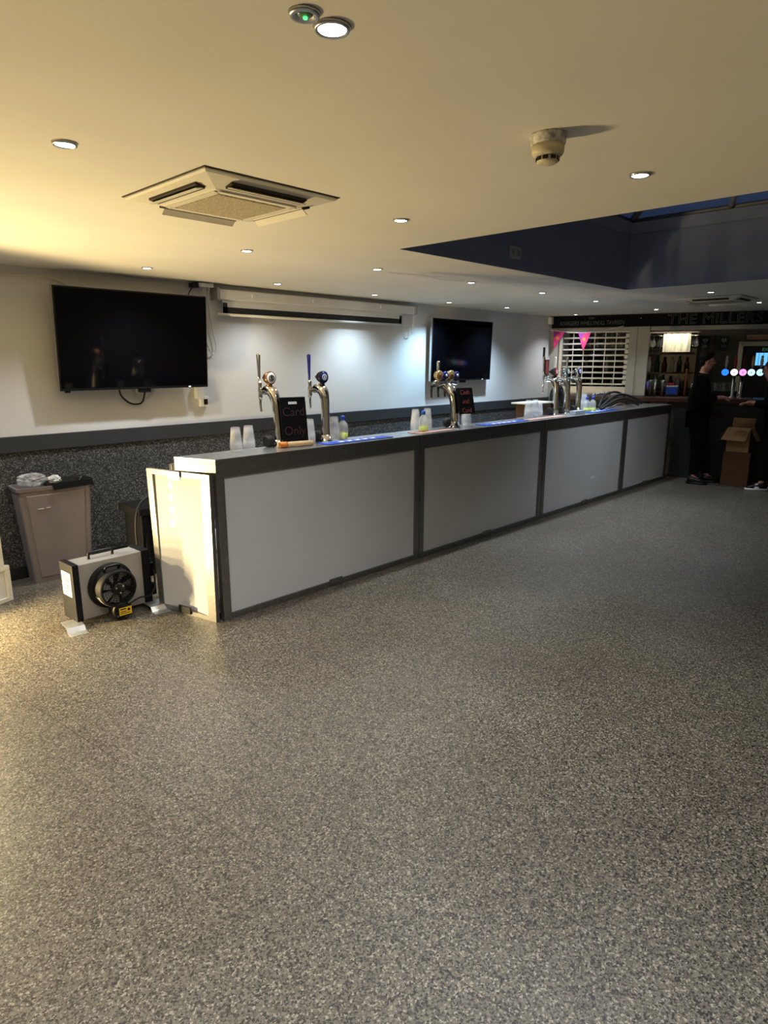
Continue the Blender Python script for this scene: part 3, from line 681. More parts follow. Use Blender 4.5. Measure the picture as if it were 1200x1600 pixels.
m = MB(); m.tube([(7.26, 4.08, .98), (7.25, 4.09, 1.25), (7.26, 4.07, 1.34), (7.34, 4.07, 1.36), (7.40, 4.08, 1.30), (7.42, 4.09, 1.1), (7.42, 4.09, .98)], .045, 10, 4)
tag(m.build('bag', 'liner'), 'black bulky sack behind the rightmost far tap', 'bag')

# hoses heaped on the last unit
def hose(pts, r, mt, lab):
    m = MB(); m.tube(pts, r, 10, 6); return tag(m.build('hose', mt), lab, 'hose', 'drinks hoses heaped on the far bar unit')
z0 = TZ+.026
hose([(7.72, 3.68, z0), (7.98, 3.69, 1.17), (8.3, 3.70, 1.21), (8.62, 3.71, 1.17), (8.90, 3.72, z0)], .016, 'rubber', 'black hose arching lowest in front on the far bar unit')
hose([(7.85, 3.76, z0), (8.15, 3.78, 1.21), (8.5, 3.80, 1.255), (8.9, 3.80, 1.20), (9.2, 3.80, z0)], .016, 'rubber', 'black hose arching highest over the far bar unit')
hose([(7.75, 3.63, z0), (7.95, 3.64, 1.13), (8.15, 3.64, 1.155), (8.4, 3.64, 1.12), (8.55, 3.65, z0)], .010, 'steel', 'thin silvery hose in front of the black hoses')
hose([(8.0, 3.85, z0), (8.1, 3.85, 1.24), (8.3, 3.86, 1.28), (8.55, 3.87, 1.28), (8.75, 3.86, 1.22), (8.85, 3.86, z0)], .014, 'rubber', 'short black hose arching at the back of the heap')
hose([(8.1, 3.92, z0), (8.4, 3.92, 1.20), (8.9, 3.92, 1.19), (9.35, 3.92, z0)], .016, 'rubber', 'rearmost black hose sloping down to the right')
m = MB()
for k in range(7):
    m.ell((7.95+k*.07+random.uniform(-.02, .02), 3.90, 1.27+random.uniform(0, .02)), (.022, .018, .018), 10, 6)
m.tube([(7.9, 3.90, 1.262), (8.4, 3.90, 1.262)], .012, 8)
tag(m.build('hose_fittings', 'steel'), 'silvery couplings on top of the hose heap', 'hose fittings', kind='stuff')

# ------------------------------------------------------------------ litter bin, left
bn = thing('litter_bin', 'tall grey plastic litter bin against the speckled dado', 'bin', (1.80, 5.335, 0), math.radians(-4))
def rect(hx, hy, z, r=.02):
    out = []
    for cx, cy, a0 in ((hx-r, hy-r, 0), (-hx+r, hy-r, PI/2), (-hx+r, -hy+r, PI), (hx-r, -hy+r, 3*PI/2)):
        for k in range(4): a = a0+k*PI/6; out.append(Vector((cx+r*math.cos(a), cy+r*math.sin(a), z)))
    return out
bh = .755
m = MB(); m.loft([rect(.215, .09, 0), rect(.262, .115, bh-.03), rect(.272, .124, bh-.028), rect(.275, .127, bh), rect(.262, .114, bh), rect(.25, .10, bh-.2)], cap=True, smooth=False); m.build('body', 'bin', bn)
m = MB(); m.loft([[Vector((-.17, -.094, .04)), Vector((.17, -.094, .04)), Vector((.21, -.117, bh-.06)), Vector((-.21, -.117, bh-.06))], [Vector((-.165, -.098, .045)), Vector((.165, -.098, .045)), Vector((.205, -.121, bh-.065)), Vector((-.205, -.121, bh-.065))]], smooth=False); m.build('raised_panel', 'bin', bn)
m = MB(); m.box(-.14, -.10, -.1225, -.119, .585, .59); m.box(-.08, -.05, -.1225, -.119, .588, .593); m.build('scratches', 'paper', bn)
def crumple(c, r, n, seed, mt, name, par=None, thin=1):
    random.seed(seed); m = MB(); m.ell(c, r, 26, 18)
    for v in m.bm.verts:
        d = (v.co-Vector(c)); f = 1+random.uniform(-.22, .25); v.co = Vector(c)+d*f
    for f in m.bm.faces: f.smooth = False
    return m.build(name, mt, par)
m = MB()
random.seed(3)
r0 = [p*1 for p in rect(.270, .122, bh-.01)]; 
rings = [[p+Vector((0, 0, random.uniform(-.025, 0))) for p in rect(.286, .136, bh-.02)], [p+Vector((0, 0, random.uniform(0, .018))) for p in rect(.28, .130, bh+.008)], [p+Vector((0, 0, random.uniform(-.015, .01))) for p in rect(.25, .105, bh+.004)], rect(.2, .07, bh-.10)]
# the liner only folds over the right-hand part of the rim
for rg in rings:
    for p in rg: p.x = max(p.x, -.02+random.uniform(-.01, .01))
m.loft(rings, cap=False, smooth=False); m.build('liner', 'liner', bn)
tag(crumple((1.665, 5.335, .80), (.10, .075, .045), 0, 5, 'clearbag', 'plastic_wrap'), 'crumpled clear plastic wrap heaped in the left of the litter bin', 'rubbish')
tag(crumple((1.825, 5.32, .785), (.045, .04, .03), 0, 8, 'paper', 'crumpled_paper'), 'crumpled white paper in the middle of the litter bin', 'rubbish')
# dark kit behind the end panel
ck = thing('black_crate', 'black crate with cables half hidden behind the bar end panel', 'crate', (2.42, 4.92, 0))
m = MB(); m.box(-.16, .22, -.1, .2, .0, .50, .01); m.box(-.19, .25, -.13, .23, .50, .56, .01)
for k in range(4): m.box(-.14+k*.08, -.11+k*.08, -.115, -.1, .05, .48, .004)
m.build('crate_body', 'blackplastic', ck)
m = MB(); m.tube([(-.2, -.1, .1), (-.22, -.12, .4), (-.17, -.1, .58), (-.02, -.05, .66), (.12, 0, .74)], .008, 8, 6); m.build('cable', 'rubber', ck)

# ------------------------------------------------------------------ heater/fan unit
fan = thing('fan_unit', 'grey box unit with a round black fan on its front, standing on brackets', 'fan', (1.475, 4.175, .03), math.radians(2))
L_, D_, H_ = .47, .19, .375
m = MB(); m.box(.035, L_, 0, D_-.02, 0, H_, .004); m.build('casing', 'greymetal', fan)
m = MB(); m.box(-.005, .038, -.008, D_, -.005, H_+.006, .006); m.build('end_cap', 'mattblack', fan)
m = MB(); m.box(L_, L_+.055, -.008, D_, -.005, H_+.006, .006); m.build('end_cap', 'mattblack', fan)
m = MB(); m.box(-.0065, -.0045, .03, D_-.03, .16, .32); lb = m.build('rating_sheet', 'paper', fan)
m = MB()
for k in range(6): m.box(-.0075, -.006, .05, .09+.03*(k % 3), .19+k*.018, .196+k*.018)
m.build('print', 'blackplastic', lb)
cx, cz = .235, .195
Q = Matrix.Translation((cx, 0, cz)) @ Matrix.Rotation(PI/2, 4, 'X')
m = MB(); m.lathe([(.150, -.004), (.155, .012), (.145, .022), (.128, .03)], 40, Q); m.build('mounting_flange', 'mattblack', fan)
m = MB(); m.lathe([(.130, .02), (.126, .115), (.118, .128), (.112, .128), (.112, .03)], 40, Q, cap=False)
m.build('drum', 'mattblack', fan)
m = MB()
for k in range(22):
    a = PI*.62+k*PI*.75/22
    for j in range(4): m.box(-.006, .006, -.002, .002, .04+j*.016, .049+j*.016, M4=Q @ Matrix.Rotation(a, 4, 'Z') @ Matrix.Translation((0, .1275, 0)))
m.build('side_vents', 'greymetal', fan)
m = MB()
for r in (.108, .094, .080, .066, .052):
    m.tube([Q @ Vector((r*math.cos(a*PI/18), r*math.sin(a*PI/18), .127)) for a in range(37)], .0016, 5)
for k in range(24):
    a = k*2*PI/24; m.tube([Q @ Vector((.035*math.cos(a), .035*math.sin(a), .127)), Q @ Vector((.112*math.cos(a+.25), .112*math.sin(a+.25), .127))], .0016, 5)
m.build('grille', 'blackplastic', fan)
m = MB(); m.lathe([(.042, .11), (.042, .130), (.036, .136), (0, .137)], 26, Q); hub = m.build('hub', 'blackplastic', fan)
m = MB()
for k in range(3): a = .6+k*2*PI/3; m.lathe([(.006, .136), (.005, .141), (0, .142)], 10, Q @ Matrix.Translation((.027*math.cos(a), .027*math.sin(a), 0)))
m.build('screws', 'steel', hub)
m = MB()
for k in range(7):
    a = k*2*PI/7; c, s_ = math.cos, math.sin
    m.slab([Q @ Vector((.04*c(a), .04*s_(a), .07)), Q @ Vector((.108*c(a-.2), .108*s_(a-.2), .06)), Q @ Vector((.108*c(a+.35), .108*s_(a+.35), .09)), Q @ Vector((.04*c(a+.5), .04*s_(a+.5), .09))], (0, -.003, 0))
m.build('blades', 'greymetal', fan)
def handle(x0, x1, y, z, out, dz):
    m = MB(); m.tube([(x0, y, z), (x0, y-out*.9, z+dz*.8), (x0+.015, y-out, z+dz), (x1-.015, y-out, z+dz), (x1, y-out*.9, z+dz*.8), (x1, y, z)], .009, 8, 3); m.build('handle', 'blackplastic', fan)
handle(.15, .31, .09, H_-.002, 0, .042); handle(.175, .27, -.06, cz+.12, .03, .035)
m = MB(); m.box(.205, .305, -.1375, -.0, .0, .07, .008); m.lathe([(.052, .10), (.052, .125), (.045, .13)], 24, Matrix.Translation((.235, 0, .045)) @ Matrix.Rotation(PI/2, 4, 'X')); m.build('motor_box', 'blackplastic', fan)
m = MB(); m.box(.215, .300, -.140, -.1375, .012, .064); yl = m.build('warning_label', 'yellow', fan)
m = MB(); m.box(.221, .26, -.1408, -.140, .050, .058); m.box(.221, .29, -.1408, -.140, .022, .026); m.box(.221, .262, -.1408, -.140, .034, .039); m.lathe([(.010, 0), (.010, .001), (.006, .001)], 12, Matrix.Translation((.28, -.140, .045)) @ Matrix.Rotation(PI/2, 4, 'X')); m.build('print', 'blackplastic', yl)
m = MB(); m.tube([(.28, -.09, .04), (.33, -.06, .05), (.42, -.03, .06), (.50, -.02, .05), (.55, .0, .1), (.56, .02, .2), (.545, .04, .30)], .006, 8, 6)
m.tube([(.23, -.09, .0), (.26, -.12, -.018), (.30, -.1, -.01), (.29, -.08, .03)], .005, 8, 5); m.build('power_cord', 'rubber', fan)
m = MB(); m.box(.53, .57, .02, .06, .17, .27, .01); m.box(.53, .575, .02, .06, .03, .12, .01); m.build('plug', 'blackplastic', fan)
def zbracket(x, y, rz, lab, name='floor_bracket'):
    t = thing(name, lab, 'bracket', (x, y, 0), rz, 'metal feet under the fan unit')
    m = MB()
    prof = [(.075, .028), (-.06, .028), (-.085, 0), (-.15, 0), (-.15, .002), (-.086, .002), (-.061, .030), (.075, .030)]
    m.prism(prof, 0, .11, 'x'); m.build('plate', 'galv', t); return t
b1 = zbracket(1.385, 4.175, math.radians(-6), 'bent metal foot under the left end of the fan unit')
b2 = zbracket(1.93, 4.14, math.radians(-4), 'bent metal foot at the right end of the fan unit by the end panel')

# ------------------------------------------------------------------ white cabinet at the left edge, warm lamp beyond the frame
wc = thing('white_panel', 'bright white framed panel with a stepped edge at the left border', 'panel', (1.34, 5.03, 0), math.radians(24))
m = MB(); m.box(-.9, 0, 0, .02, .0, .26, .003); m.box(-.9, -.035, .005, .025, .26, .93, .003); m.build('panel', 'white', wc)
m = MB(); m.box(-.9, .0, -.02, .0, .0, .03, .003); m.box(-.9, 0, -.02, .0, .23, .262, .003); m.box(-.035, 0, -.02, 0, .03, .23, .003); m.box(-.07, -.035, -.015, .005, .262, .93, .003); m.build('frame', 'offwhite', wc)

lp = thing('floor_lamp', 'warm floor lamp of five stacked bulbs outside the left of the photo', 'floor lamp', (.40, 4.64, 0))
m = MB(); m.lathe([(.11, 0), (.11, .015), (.02, .03)], 24); m.build('base', 'blackplastic', lp)
m = MB(); m.cyl((0, 0, .02), (0, 0, .72), .011); m.build('pole', 'steel', lp)
for k in range(5):
    zz = .12+k*.12
    m = MB(); m.cyl((0, 0, zz), (.03, -.012, zz), .014); hd = m.build('bulb_holder', 'blackplastic', lp)
    m = MB(); m.ell((.055, -.022, zz), (.024, .024, .024), 14, 10); m.build('bulb', 'bulb', hd)
    ld = bpy.data.lights.new('bulb_light', 'SPOT'); ld.spot_size = math.radians(168); ld.spot_blend = .25; ld.energy = WARM_W; ld.color = WARM; ld.shadow_soft_size = .02
    o = bpy.data.objects.new('bulb_light', ld); COL.objects.link(o); o.parent = lp; o.location = (.09, -.05, zz); o.rotation_euler = Vector((math.cos(math.radians(-60)), math.sin(math.radians(-60)), .05)).to_track_quat('-Z', 'Y').to_euler()

# ------------------------------------------------------------------ behind the counter
ip = 'interior'
def shelf_at(u0, u1, v, z, lab):
    m = MB(); m.box(u0, u1, v-.14, v+.12, z, z+.025, .002, MS); return tag(m.build('bar_shelf', 'darkwood'), lab, 'shelf', 'back bar shelves')
for k, z in enumerate((1.16, 1.48, 1.80)):
    shelf_at(.0, 2.10, 1.60, z, ['lowest dark shelf on the wall behind the counter', 'middle dark shelf on the wall behind the counter', 'highest dark shelf on the wall behind the counter'][k])
protos = []
for nm, mt, pr in (('bottle', 'bottleg', [(.036, 0), (.036, .16), (.015, .21), (.014, .27), (0, .272)]), ('bottle', 'bottleb', [(.038, 0), (.038, .14), (.02, .18), (.015, .25), (0, .252)]), ('bottle', 'clear', [(.034, 0), (.034, .17), (.014, .20), (.013, .26), (0, .262)])):
    protos.append((nm, mt, pr))
pm = {}
cnt = 0
for z, pl_ in ((1.186, 'lowest'), (1.506, 'middle')):
    for k in range(17):
        u = .10+k*.118; i = (k*7+int(z*10)) % 3
        if i not in pm:
            m = MB(); m.lathe(protos[i][2], 14); o = m.build('spirit_bottle', protos[i][1]); pm[i] = o
        else: o = pm[i].copy(); COL.objects.link(o)
        o.location = UV(u, 1.58, z); cnt += 1
        tag(o, '%s spirit bottle, %s from the left on the %s back bar shelf' % (['green', 'brown', 'clear'][i], ORD[k], pl_), 'bottle', 'spirit bottles on the back bar shelves')
g0 = None
for row, (v, z, nn) in enumerate(((1.02, 2.10, 16), (.85, 2.10, 16), (1.55, 1.828, 15))):
    for k in range(nn):
        u = .18+k*.125+(row % 2)*.05
        if g0 is None:
            m = MB(); m.lathe([(.034, 0), (.034, -.003), (.005, -.008), (.004, -.07), (.02, -.09), (.034, -.12), (.036, -.15), (.030, -.185)], 14, cap=False); g0 = m.build('wine_glass', 'glass'); o = g0
        else: o = g0.copy(); COL.objects.link(o)
        if z > 2: o.location = UV(u, v, z)
        else: o.location = UV(u, v, z); o.rotation_euler = (PI, 0, 0)
        if z < 2: o.location = UV(u, v, z+.0)
        tag(o, 'stemmed glass, %s from the left %s' % (ORD[k], ['hanging in the rear rack row', 'hanging in the front rack row', 'standing on the highest back bar shelf'][row]), 'glass', 'stemmed glasses behind the bar')
for o in [q for q in COL.objects if q.name.startswith('wine_glass') and abs(q.rotation_euler.x) > 1]: pass
gr = thing('glass_rack', 'dark overhead rack the stemmed glasses hang from', 'glass rack', UV(0, 0, 0), RZ)
m = MB(); m.box(.05, 2.15, .64, 1.12, 2.115, 2.135, .003); m.build('rack_board', 'darkwood', gr)
m = MB()
for k in range(18): m.box(.11+k*.118, .123+k*.118, .78, 1.12, 2.102, 2.115)
m.build('runners', 'steel', gr)
# shelf light: a real strip fitting under the interior ceiling
sl = thing('strip_light', 'slim white strip light in front of the hanging glasses', 'strip light', UV(1.78, .46, 2.19), RZ)
m = MB(); m.box(-.36, .36, -.02, .02, -.01, .02, .004); m.build('body', 'white', sl)
m = MB(); m.tube([(-.34, 0, -.018), (.34, 0, -.018)], .010, 8); m.build('tube', emis('strip_tube', (1, .95, .75), 3), sl)
ld = bpy.data.lights.new('strip_glow', 'AREA'); ld.shape = 'RECTANGLE'; ld.size = .68; ld.size_y = .03; ld.energy = 2.6; ld.color = (1, .93, .72)
o = bpy.data.objects.new('strip_glow', ld); COL.objects.link(o); o.parent = sl; o.location = (0, 0, -.035); o.rotation_euler = (math.radians(40), 0, 0)
# mirror behind shelves
m = MB(); m.box(1.42, 2.12, IV-.02, IV-.004, 1.20, 2.12, .002, MS); tag(m.build('mirror', 'smoked'), 'mirror on the back wall behind the hanging glasses', 'mirror')
# white cloth
m = MB()
rows = []
for j in range(8):
    z = 2.1145-j*.041; rows.append([UV(1.63+i*.0165, .68+.018*math.sin(i*1.1+j*.15)+.004*j, z) for i in range(25)])
b2_ = [[p+DV*.006 for p in r] for r in rows]
for rr in (rows, b2_): m.loft(rr, closed=False, cap=False)
m.loft([rows[0], b2_[0]], closed=False, cap=False); m.loft([rows[-1], b2_[-1]], closed=False, cap=False)
tag(m.build('hanging_cloth', 'cloth'), 'bright white pleated cloth hanging among the glasses', 'cloth')
# standing things on the counter seen right of the column
def on_counter(name, u, v, prof, mt, lab, cat, group=None):
    m = MB(); m.lathe(prof, 18); o = m.build(name, mt); o.location = UV(u, v, 1.166); return tag(o, lab, cat, group)
for k, u in enumerate((1.53, 1.60, 1.71)):
    on_counter('steel_jug', u, .12, [(.030, 0), (.038, .22), (.040, .24), (.0, .241)] if k != 1 else [(.022, 0), (.022, .25), (0, .251)], 'steel', ['leftmost tall steel canister beside the white column', 'slimmer middle steel canister beside the white column', 'tall steel canister beside the blue caddy'][k], 'canister', 'steel canisters on the counter')
cdx = thing('bar_caddy', 'blue caddy with red and white packets on the counter', 'caddy', UV(1.83, .14, 1.166), RZ)
m = MB(); m.box(-.07, .09, -.05, .05, .03, .14, .006); m.build('tub', 'blue', cdx)
m = MB(); m.box(-.085, .105, -.06, .06, 0, .03, .004); m.build('stand', 'blackplastic', cdx)
m = MB(); m.box(-.07, .09, -.05, .05, .14, .16, .004); m.build('rim', 'paper', cdx)
m = MB(); m.box(-.08, .02, -.03, .03, .165, .195, .006, Matrix.Rotation(.1, 4, 'Y')); m.build('packet', 'red', cdx)
m = MB(); m.lathe([(.016, 0), (.014, .38), (.02, .40), (0, .41)], 12); o = m.build('wooden_pole', mat('red_brown_wood', (.35, .11, .05), .35)); o.location = UV(2.02, .10, 1.166); tag(o, 'upright reddish wooden pepper mill shaped pole on the counter', 'pole')
m = MB(); m.box(2.10, 2.20, .10, .18, 1.166, 1.36, .006, MS); tag(m.build('card_reader_box', 'paper'), 'small white box on the counter left of the man', 'box')
on_counter('blue_jug', 1.50, .02, [(.02, .1), (.022, .2), (.018, .22), (0, .221)], mat('violet_plastic', (.15, .15, .6), .4), 'small violet cup against the white column', 'cup')

# posters and happy sign
def poster(u, lab):
    t = thing('heart_poster', lab, 'poster', UV(u, IV-.012, 1.86), RZ, 'dark heart posters on the back wall')
    m = MB(); m.box(0, .145, 0, .008, 0, .24); sh2 = m.build('sheet', mat('poster_green', (.01, .03, .025), .6), t)
    pts = [(.0725+.042*math.sin(a)**3, .165+.0026*(13*math.cos(a)-5*math.cos(2*a)-2*math.cos(3*a)-math.cos(4*a))) for a in [i*2*PI/28 for i in range(28)]]
    m = MB(); m.prism(pts, -.002, 0); m.build('heart', 'dimpaper', sh2)
    m = MB(); m.prism([(.076, .19), (.062, .163), (.072, .163), (.066, .14), (.085, .17), (.074, .17)], -.004, -.002); m.build('bolt', mat('poster_bolt', (.02, .05, .04), .6), sh2)
    m = MB(); m.box(.035, .11, -.002, 0, .05, .09); m.build('caption', mat('caption_ink', (.08, .12, .1), .6), sh2)
poster(2.16, 'dark heart poster directly above the man in black'); poster(2.44, 'dark heart poster between the man and the door')
hs_ = thing('wall_sign', 'wooden sign reading This is our happy above the back door', 'sign', UV(2.84, IV-.05, 2.03), RZ)
m = MB(); m.box(0, .62, 0, .012, 0, .075, .002); m.build('plank', mat('sign_cream', (.42, .30, .2), .6), hs_)
text('lettering', 'THIS IS OUR HAPPY PLACE', .052, 'red', hs_, (.30, -.002, .037), squash=.85)
m = MB(); m.box(2.36, 2.385, IV-.01, IV, 1.2, 2.12, M4=MS); tag(m.build('pipe_trunking', 'dark'), 'thin brown vertical trunking between the two heart posters', 'trunking')

# lit tap font on the counter
tf = thing('beer_font', 'bar font on the counter with five glowing round lenses', 'beer tap', UV(2.75, -.05, 1.166), RZ)
m = MB(); m.tube([(-.27, 0, .345), (.27, 0, .345)], .032, 14); m.build('crossbar', 'blackplastic', tf)
m = MB(); m.lathe([(.05, 0), (.045, .01), (.02, .03), (.018, .32)], 18, c=(.0, 0, 0)); m.build('column', 'chrome', tf)
m = MB(); m.lathe([(.05, 0), (.045, .01), (.02, .03), (.018, .32)], 18, c=(-.10, .0, 0)); m.build('column', 'steel', tf)
lens = [(-.225, (.01, .12, .75), 2.0), (-.11, (.9, .72, .78), 1.6), (0, (.85, .25, .6), 1.5), (.105, (.45, .85, .9), 1.3), (.215, (.42, .85, .92), 1.3)]
hm = ['steel', 'red', 'redhair', 'gold', 'steel']
for k, (x, c, s_) in enumerate(lens):
    q = Matrix.Translation((x, -.03, .365)) @ Matrix.Rotation(PI/2, 4, 'X')
    m = MB(); m.lathe([(.045, -.03), (.052, .0), (.052, .018)], 26, q); o = m.build('lens_body', 'blackplastic', tf)
    m = MB(); m.lathe([(.047, .017), (.044, .022), (0, .026)], 26, q); l_ = m.build('lens', emis('lens_glow', c, s_), o)
    m = MB(); m.prism([(x-.016, .35), (x+.016, .35), (x, .385)], -.060, -.057); m.build('emblem', emis('lens_mark', tuple(min(1, v*.55+.05) for v in c), s_*.5), o)
    m = MB(); m.lathe([(.010, .40), (.016, .44), (.022, .52), (.014, .56), (.02, .575), (.012, .595), (0, .60)], 12, c=(x+.01, .01, 0)); m.build('handle', hm[k], tf)
m = MB(); m.box(-.0, .16, -.19, -.10, .004, .016, .002); m.build('drip_tray', 'chrome', tf)
for k in range(5):
    m = MB(); m.lathe([(.028, 0), (.036, .12), (.034, .12), (.026, .004)], 14, cap=False); o = m.build('pint_glass', 'glass'); o.location = UV(2.44+k*.055, .25+.03*(k % 2), 1.166+.09)
    tag(o, 'pint glass on the rack behind the glowing lenses', 'glass', 'pint glasses behind the font')
m = MB(); m.box(2.38, 2.72, .18, .34, 1.166, 1.254, .004, MS); tag(m.build('glass_tray', 'blackplastic'), 'black glass tray stand behind the glowing font', 'tray')
m = MB(); m.box(2.62, 2.93, 1.3, 1.5, 1.17, 1.62, .01, MS); m2 = tag(m.build('bottle_fridge', 'blackplastic'), 'dark appliance behind the bar in front of the door', 'fridge')
m2.location.z = -1.17+.0; m2.scale = (1, 1, 1)

# ------------------------------------------------------------------ cartons beside the people
def carton(u, v, z, wx, wy, h, mt, lab, flaps):
    t = thing('cardboard_box', lab, 'box', UV(u, v, z), RZ+math.radians(-14), 'cardboard boxes by the counter')
    m = MB(); e = .005
    m.box(-wx/2, wx/2, -wy/2, wy/2, 0, .005); m.box(-wx/2, wx/2, -wy/2, -wy/2+e, 0, h); m.box(-wx/2, wx/2, wy/2-e, wy/2, 0, h); m.box(-wx/2, -wx/2+e, -wy/2, wy/2, 0, h); m.box(wx/2-e, wx/2, -wy/2, wy/2, 0, h)
    m.build('box_body', mt, t)
    if flaps:
        for (q, off) in (([(-wx/2, -wy/2, h), (wx/2, -wy/2, h), (wx/2-.03, -wy/2-.13, h-.17), (-wx/2-.05, -wy/2-.13, h-.16)], (0, .001, .004)), ([(wx/2, -wy/2, h), (wx/2, wy/2, h), (wx/2+.09, wy/2, h-.18), (wx/2+.09, -wy/2, h-.18)], (-.004, 0, .002)),
                         ([(-wx/2, -wy/2, h), (-wx/2, wy/2, h), (-wx/2-.1, wy/2, h-.14), (-wx/2-.1, -wy/2, h-.14)], (.004, 0, .002)), ([(-wx/2, wy/2, h), (wx/2, wy/2, h), (wx/2, wy/2+.03, h+.11), (-wx/2, wy/2+.03, h+.11)], (0, 0, .004))):
            m = MB(); m.slab(q, off); m.build('flap', mt, t)
    else:
        m = MB(); m.box(-wx/2, wx/2, -wy/2, wy/2, h, h+.004); m.build('lid', mt, t)
carton(2.80, -.57, 0, .34, .30, .46, 'cartondark', 'lower dark brown closed box on the floor by the trainers', False)
carton(2.79, -.57, .4655, .28, .25, .335, 'carton', 'upper open cardboard box with flaps folded out, on the darker one', True)

# ------------------------------------------------------------------ people
def skin_mesh(name, verts, edges, radii, mt, parent, sub=2):
    me = bpy.data.meshes.new(name); me.from_pydata([tuple(v) for v in verts], edges, []); me.update()
    o = bpy.data.objects.new('tmp', me); COL.objects.link(o)
    sk = o.modifiers.new('s', 'SKIN'); sk.use_smooth_shade = True
    for i, r in enumerate(radii):
        d = me.skin_vertices[0].data[i]; d.radius = r if isinstance(r, tuple) else (r, r); d.use_root = (i == 0)
    sb = o.modifiers.new('d', 'SUBSURF'); sb.levels = sub; sb.render_levels = sub
    dg = bpy.context.evaluated_depsgraph_get(); me2 = bpy.data.meshes.new_from_object(o.evaluated_get(dg)); me2.name = name
    bpy.data.objects.remove(o); me2.materials.clear(); me2.materials.append(M[mt])
    for p in me2.polygons: p.use_smooth = True
    r = bpy.data.objects.new(name, me2); COL.objects.link(r); r.parent = parent; return r
def person(root, J, hair_fn, hair_mt, shoe_sole, jumper_extra=1.12):
    """J: joint dictionary in the root's frame, facing +x"""
    V, E_, R_, ix = [], [], [], {}
    def add(n, p, r, par=None):
        ix[n] = len(V); V.append(Vector(p)); R_.append(r)
        if par: E_.append((ix[par], ix[n]))
    add('pel', J['pel'], (.13, .105)); add('waist', J['waist'], (.12, .095), 'pel'); add('chest', J['chest'], (.155, .11), 'waist'); add('neckb', J['neckb'], .062, 'chest')
    add('neck', J['neck'], .052, 'neckb'); add('jaw', J['jaw'], .062, 'neck'); add('head', J['head'], (.078, .090), 'jaw'); add('crown', J['crown'], (.060, .070), 'head')
    f = Vector(J['face']); h = Vector(J['head'])
    add('nose', h+f*.098+Vector((0, 0, -.03)), .011, 'head'); add('chin', Vector(J['jaw'])+f*.055+Vector((0, 0, -.008)), .028, 'jaw')
    for s in ('l', 'r'):
        add('sh'+s, J['sh'+s], .058, 'chest'); add('el'+s, J['el'+s], .042, 'sh'+s); add('wr'+s, J['wr'+s], .026, 'el'+s)
        wv = Vector(J['wr'+s]); hd = Vector(J['hd'+s]); d = (hd-wv).normalized(); side = d.cross(Vector((0, 0, 1))).normalized(); dn = side.cross(d)
        palm = wv+d*.055; add('pa'+s, palm, (.030, .018), 'wr'+s)
        for k, (o_, ln) in enumerate(((-.026, .062), (-.009, .075), (.009, .070), (.026, .055))):
            a = palm+d*.03+side*o_; b = a+d*ln*.55-Vector((0, 0, .006)); c = b+d*ln*.45-Vector((0, 0, .022))
            add('f%d%s' % (k, s), a, .0095, 'pa'+s); add('g%d%s' % (k, s), b, .0088, 'f%d%s' % (k, s)); add('h%d%s' % (k, s), c, .0075, 'g%d%s' % (k, s))
        tb = wv+d*.03-side*.030; add('t0'+s, tb, .011, 'pa'+s); add('t1'+s, tb+d*.045-side*.022, .009, 't0'+s)
        add('hp'+s, J['hp'+s], .085, 'pel'); add('kn'+s, J['kn'+s], .056, 'hp'+s); add('an'+s, J['an'+s], .036, 'kn'+s); add('to'+s, Vector(J['an'+s])+Vector(J['toe'+s])*.13+Vector((0, 0, -.055)), .026, 'an'+s)
    skin_mesh('body', V, E_, R_, 'skin', root)
    k = jumper_extra
    def sub(names, edges, rr, name, mt='clothing'):
        jv = [Vector(J[n]) if isinstance(n, str) else Vector(n) for n in names]
        return skin_mesh(name, jv, edges, rr, mt, root)
    lerp = lambda a, b, t: Vector(J[a]).lerp(Vector(J[b]), t)
    hem = Vector(J['pel'])-Vector((0, 0, .10))
    sub(['chest', 'waist', 'pel', 'neckb', 'shl', 'ell', lerp('ell', 'wrl', .93), 'shr', 'elr', lerp('elr', 'wrr', .93), hem, lerp('neckb', 'neck', .35)], [(0, 1), (1, 2), (0, 3), (0, 4), (4, 5), (5, 6), (0, 7), (7, 8), (8, 9), (2, 10), (3, 11)],
        [(.200, .160), (.185, .165), (.185, .165), .095, .092, .075, .045, .092, .075, .045, (.18, .165), .066], 'jumper')
    sub(['pel', 'hpl', 'knl', lerp('knl', 'anl', .93), 'hpr', 'knr', lerp('knr', 'anr', .93)], [(0, 1), (1, 2), (2, 3), (0, 4), (4, 5), (5, 6)], [(.15, .14), .125, .090, .068, .125, .090, .068], 'trousers')
    for s in ('l', 'r'):
        a = Vector(J['an'+s]); t = Vector(J['toe'+s]); Qm = Matrix.Translation((a.x, a.y, 0)) @ Matrix.Rotation(math.atan2(t.y, t.x), 4, 'Z')
        m = MB(); m.loft([[Qm @ Vector(p) for p in ring] for ring in [[(-.07, -.035, .025), (.0, -.042, .025), (.10, -.045, .025), (.17, -.03, .025), (.185, 0, .025), (.17, .03, .025), (.10, .045, .025), (0, .042, .025), (-.07, .035, .025)],
            [(-.07, -.035, .06), (.0, -.042, .065), (.10, -.044, .055), (.165, -.028, .045), (.18, 0, .045), (.165, .028, .045), (.10, .044, .055), (0, .042, .065), (-.07, .035, .06)],
            [(-.06, -.028, .10), (.0, -.032, .105), (.08, -.025, .085), (.12, -.015, .07), (.13, 0, .07), (.12, .015, .07), (.08, .025, .085), (0, .032, .105), (-.06, .028, .10)]]]); sh_ = m.build('shoe', 'blackplastic', root)
        m = MB(); m.loft([[Qm @ Vector(p) for p in ((-.078, -.038, z), (.10, -.05, z), (.178, -.033, z), (.195, 0, z), (.178, .033, z), (.10, .05, z), (-.078, .038, z))] for z in (0.001, .028)]); m.build('sole', shoe_sole, sh_)
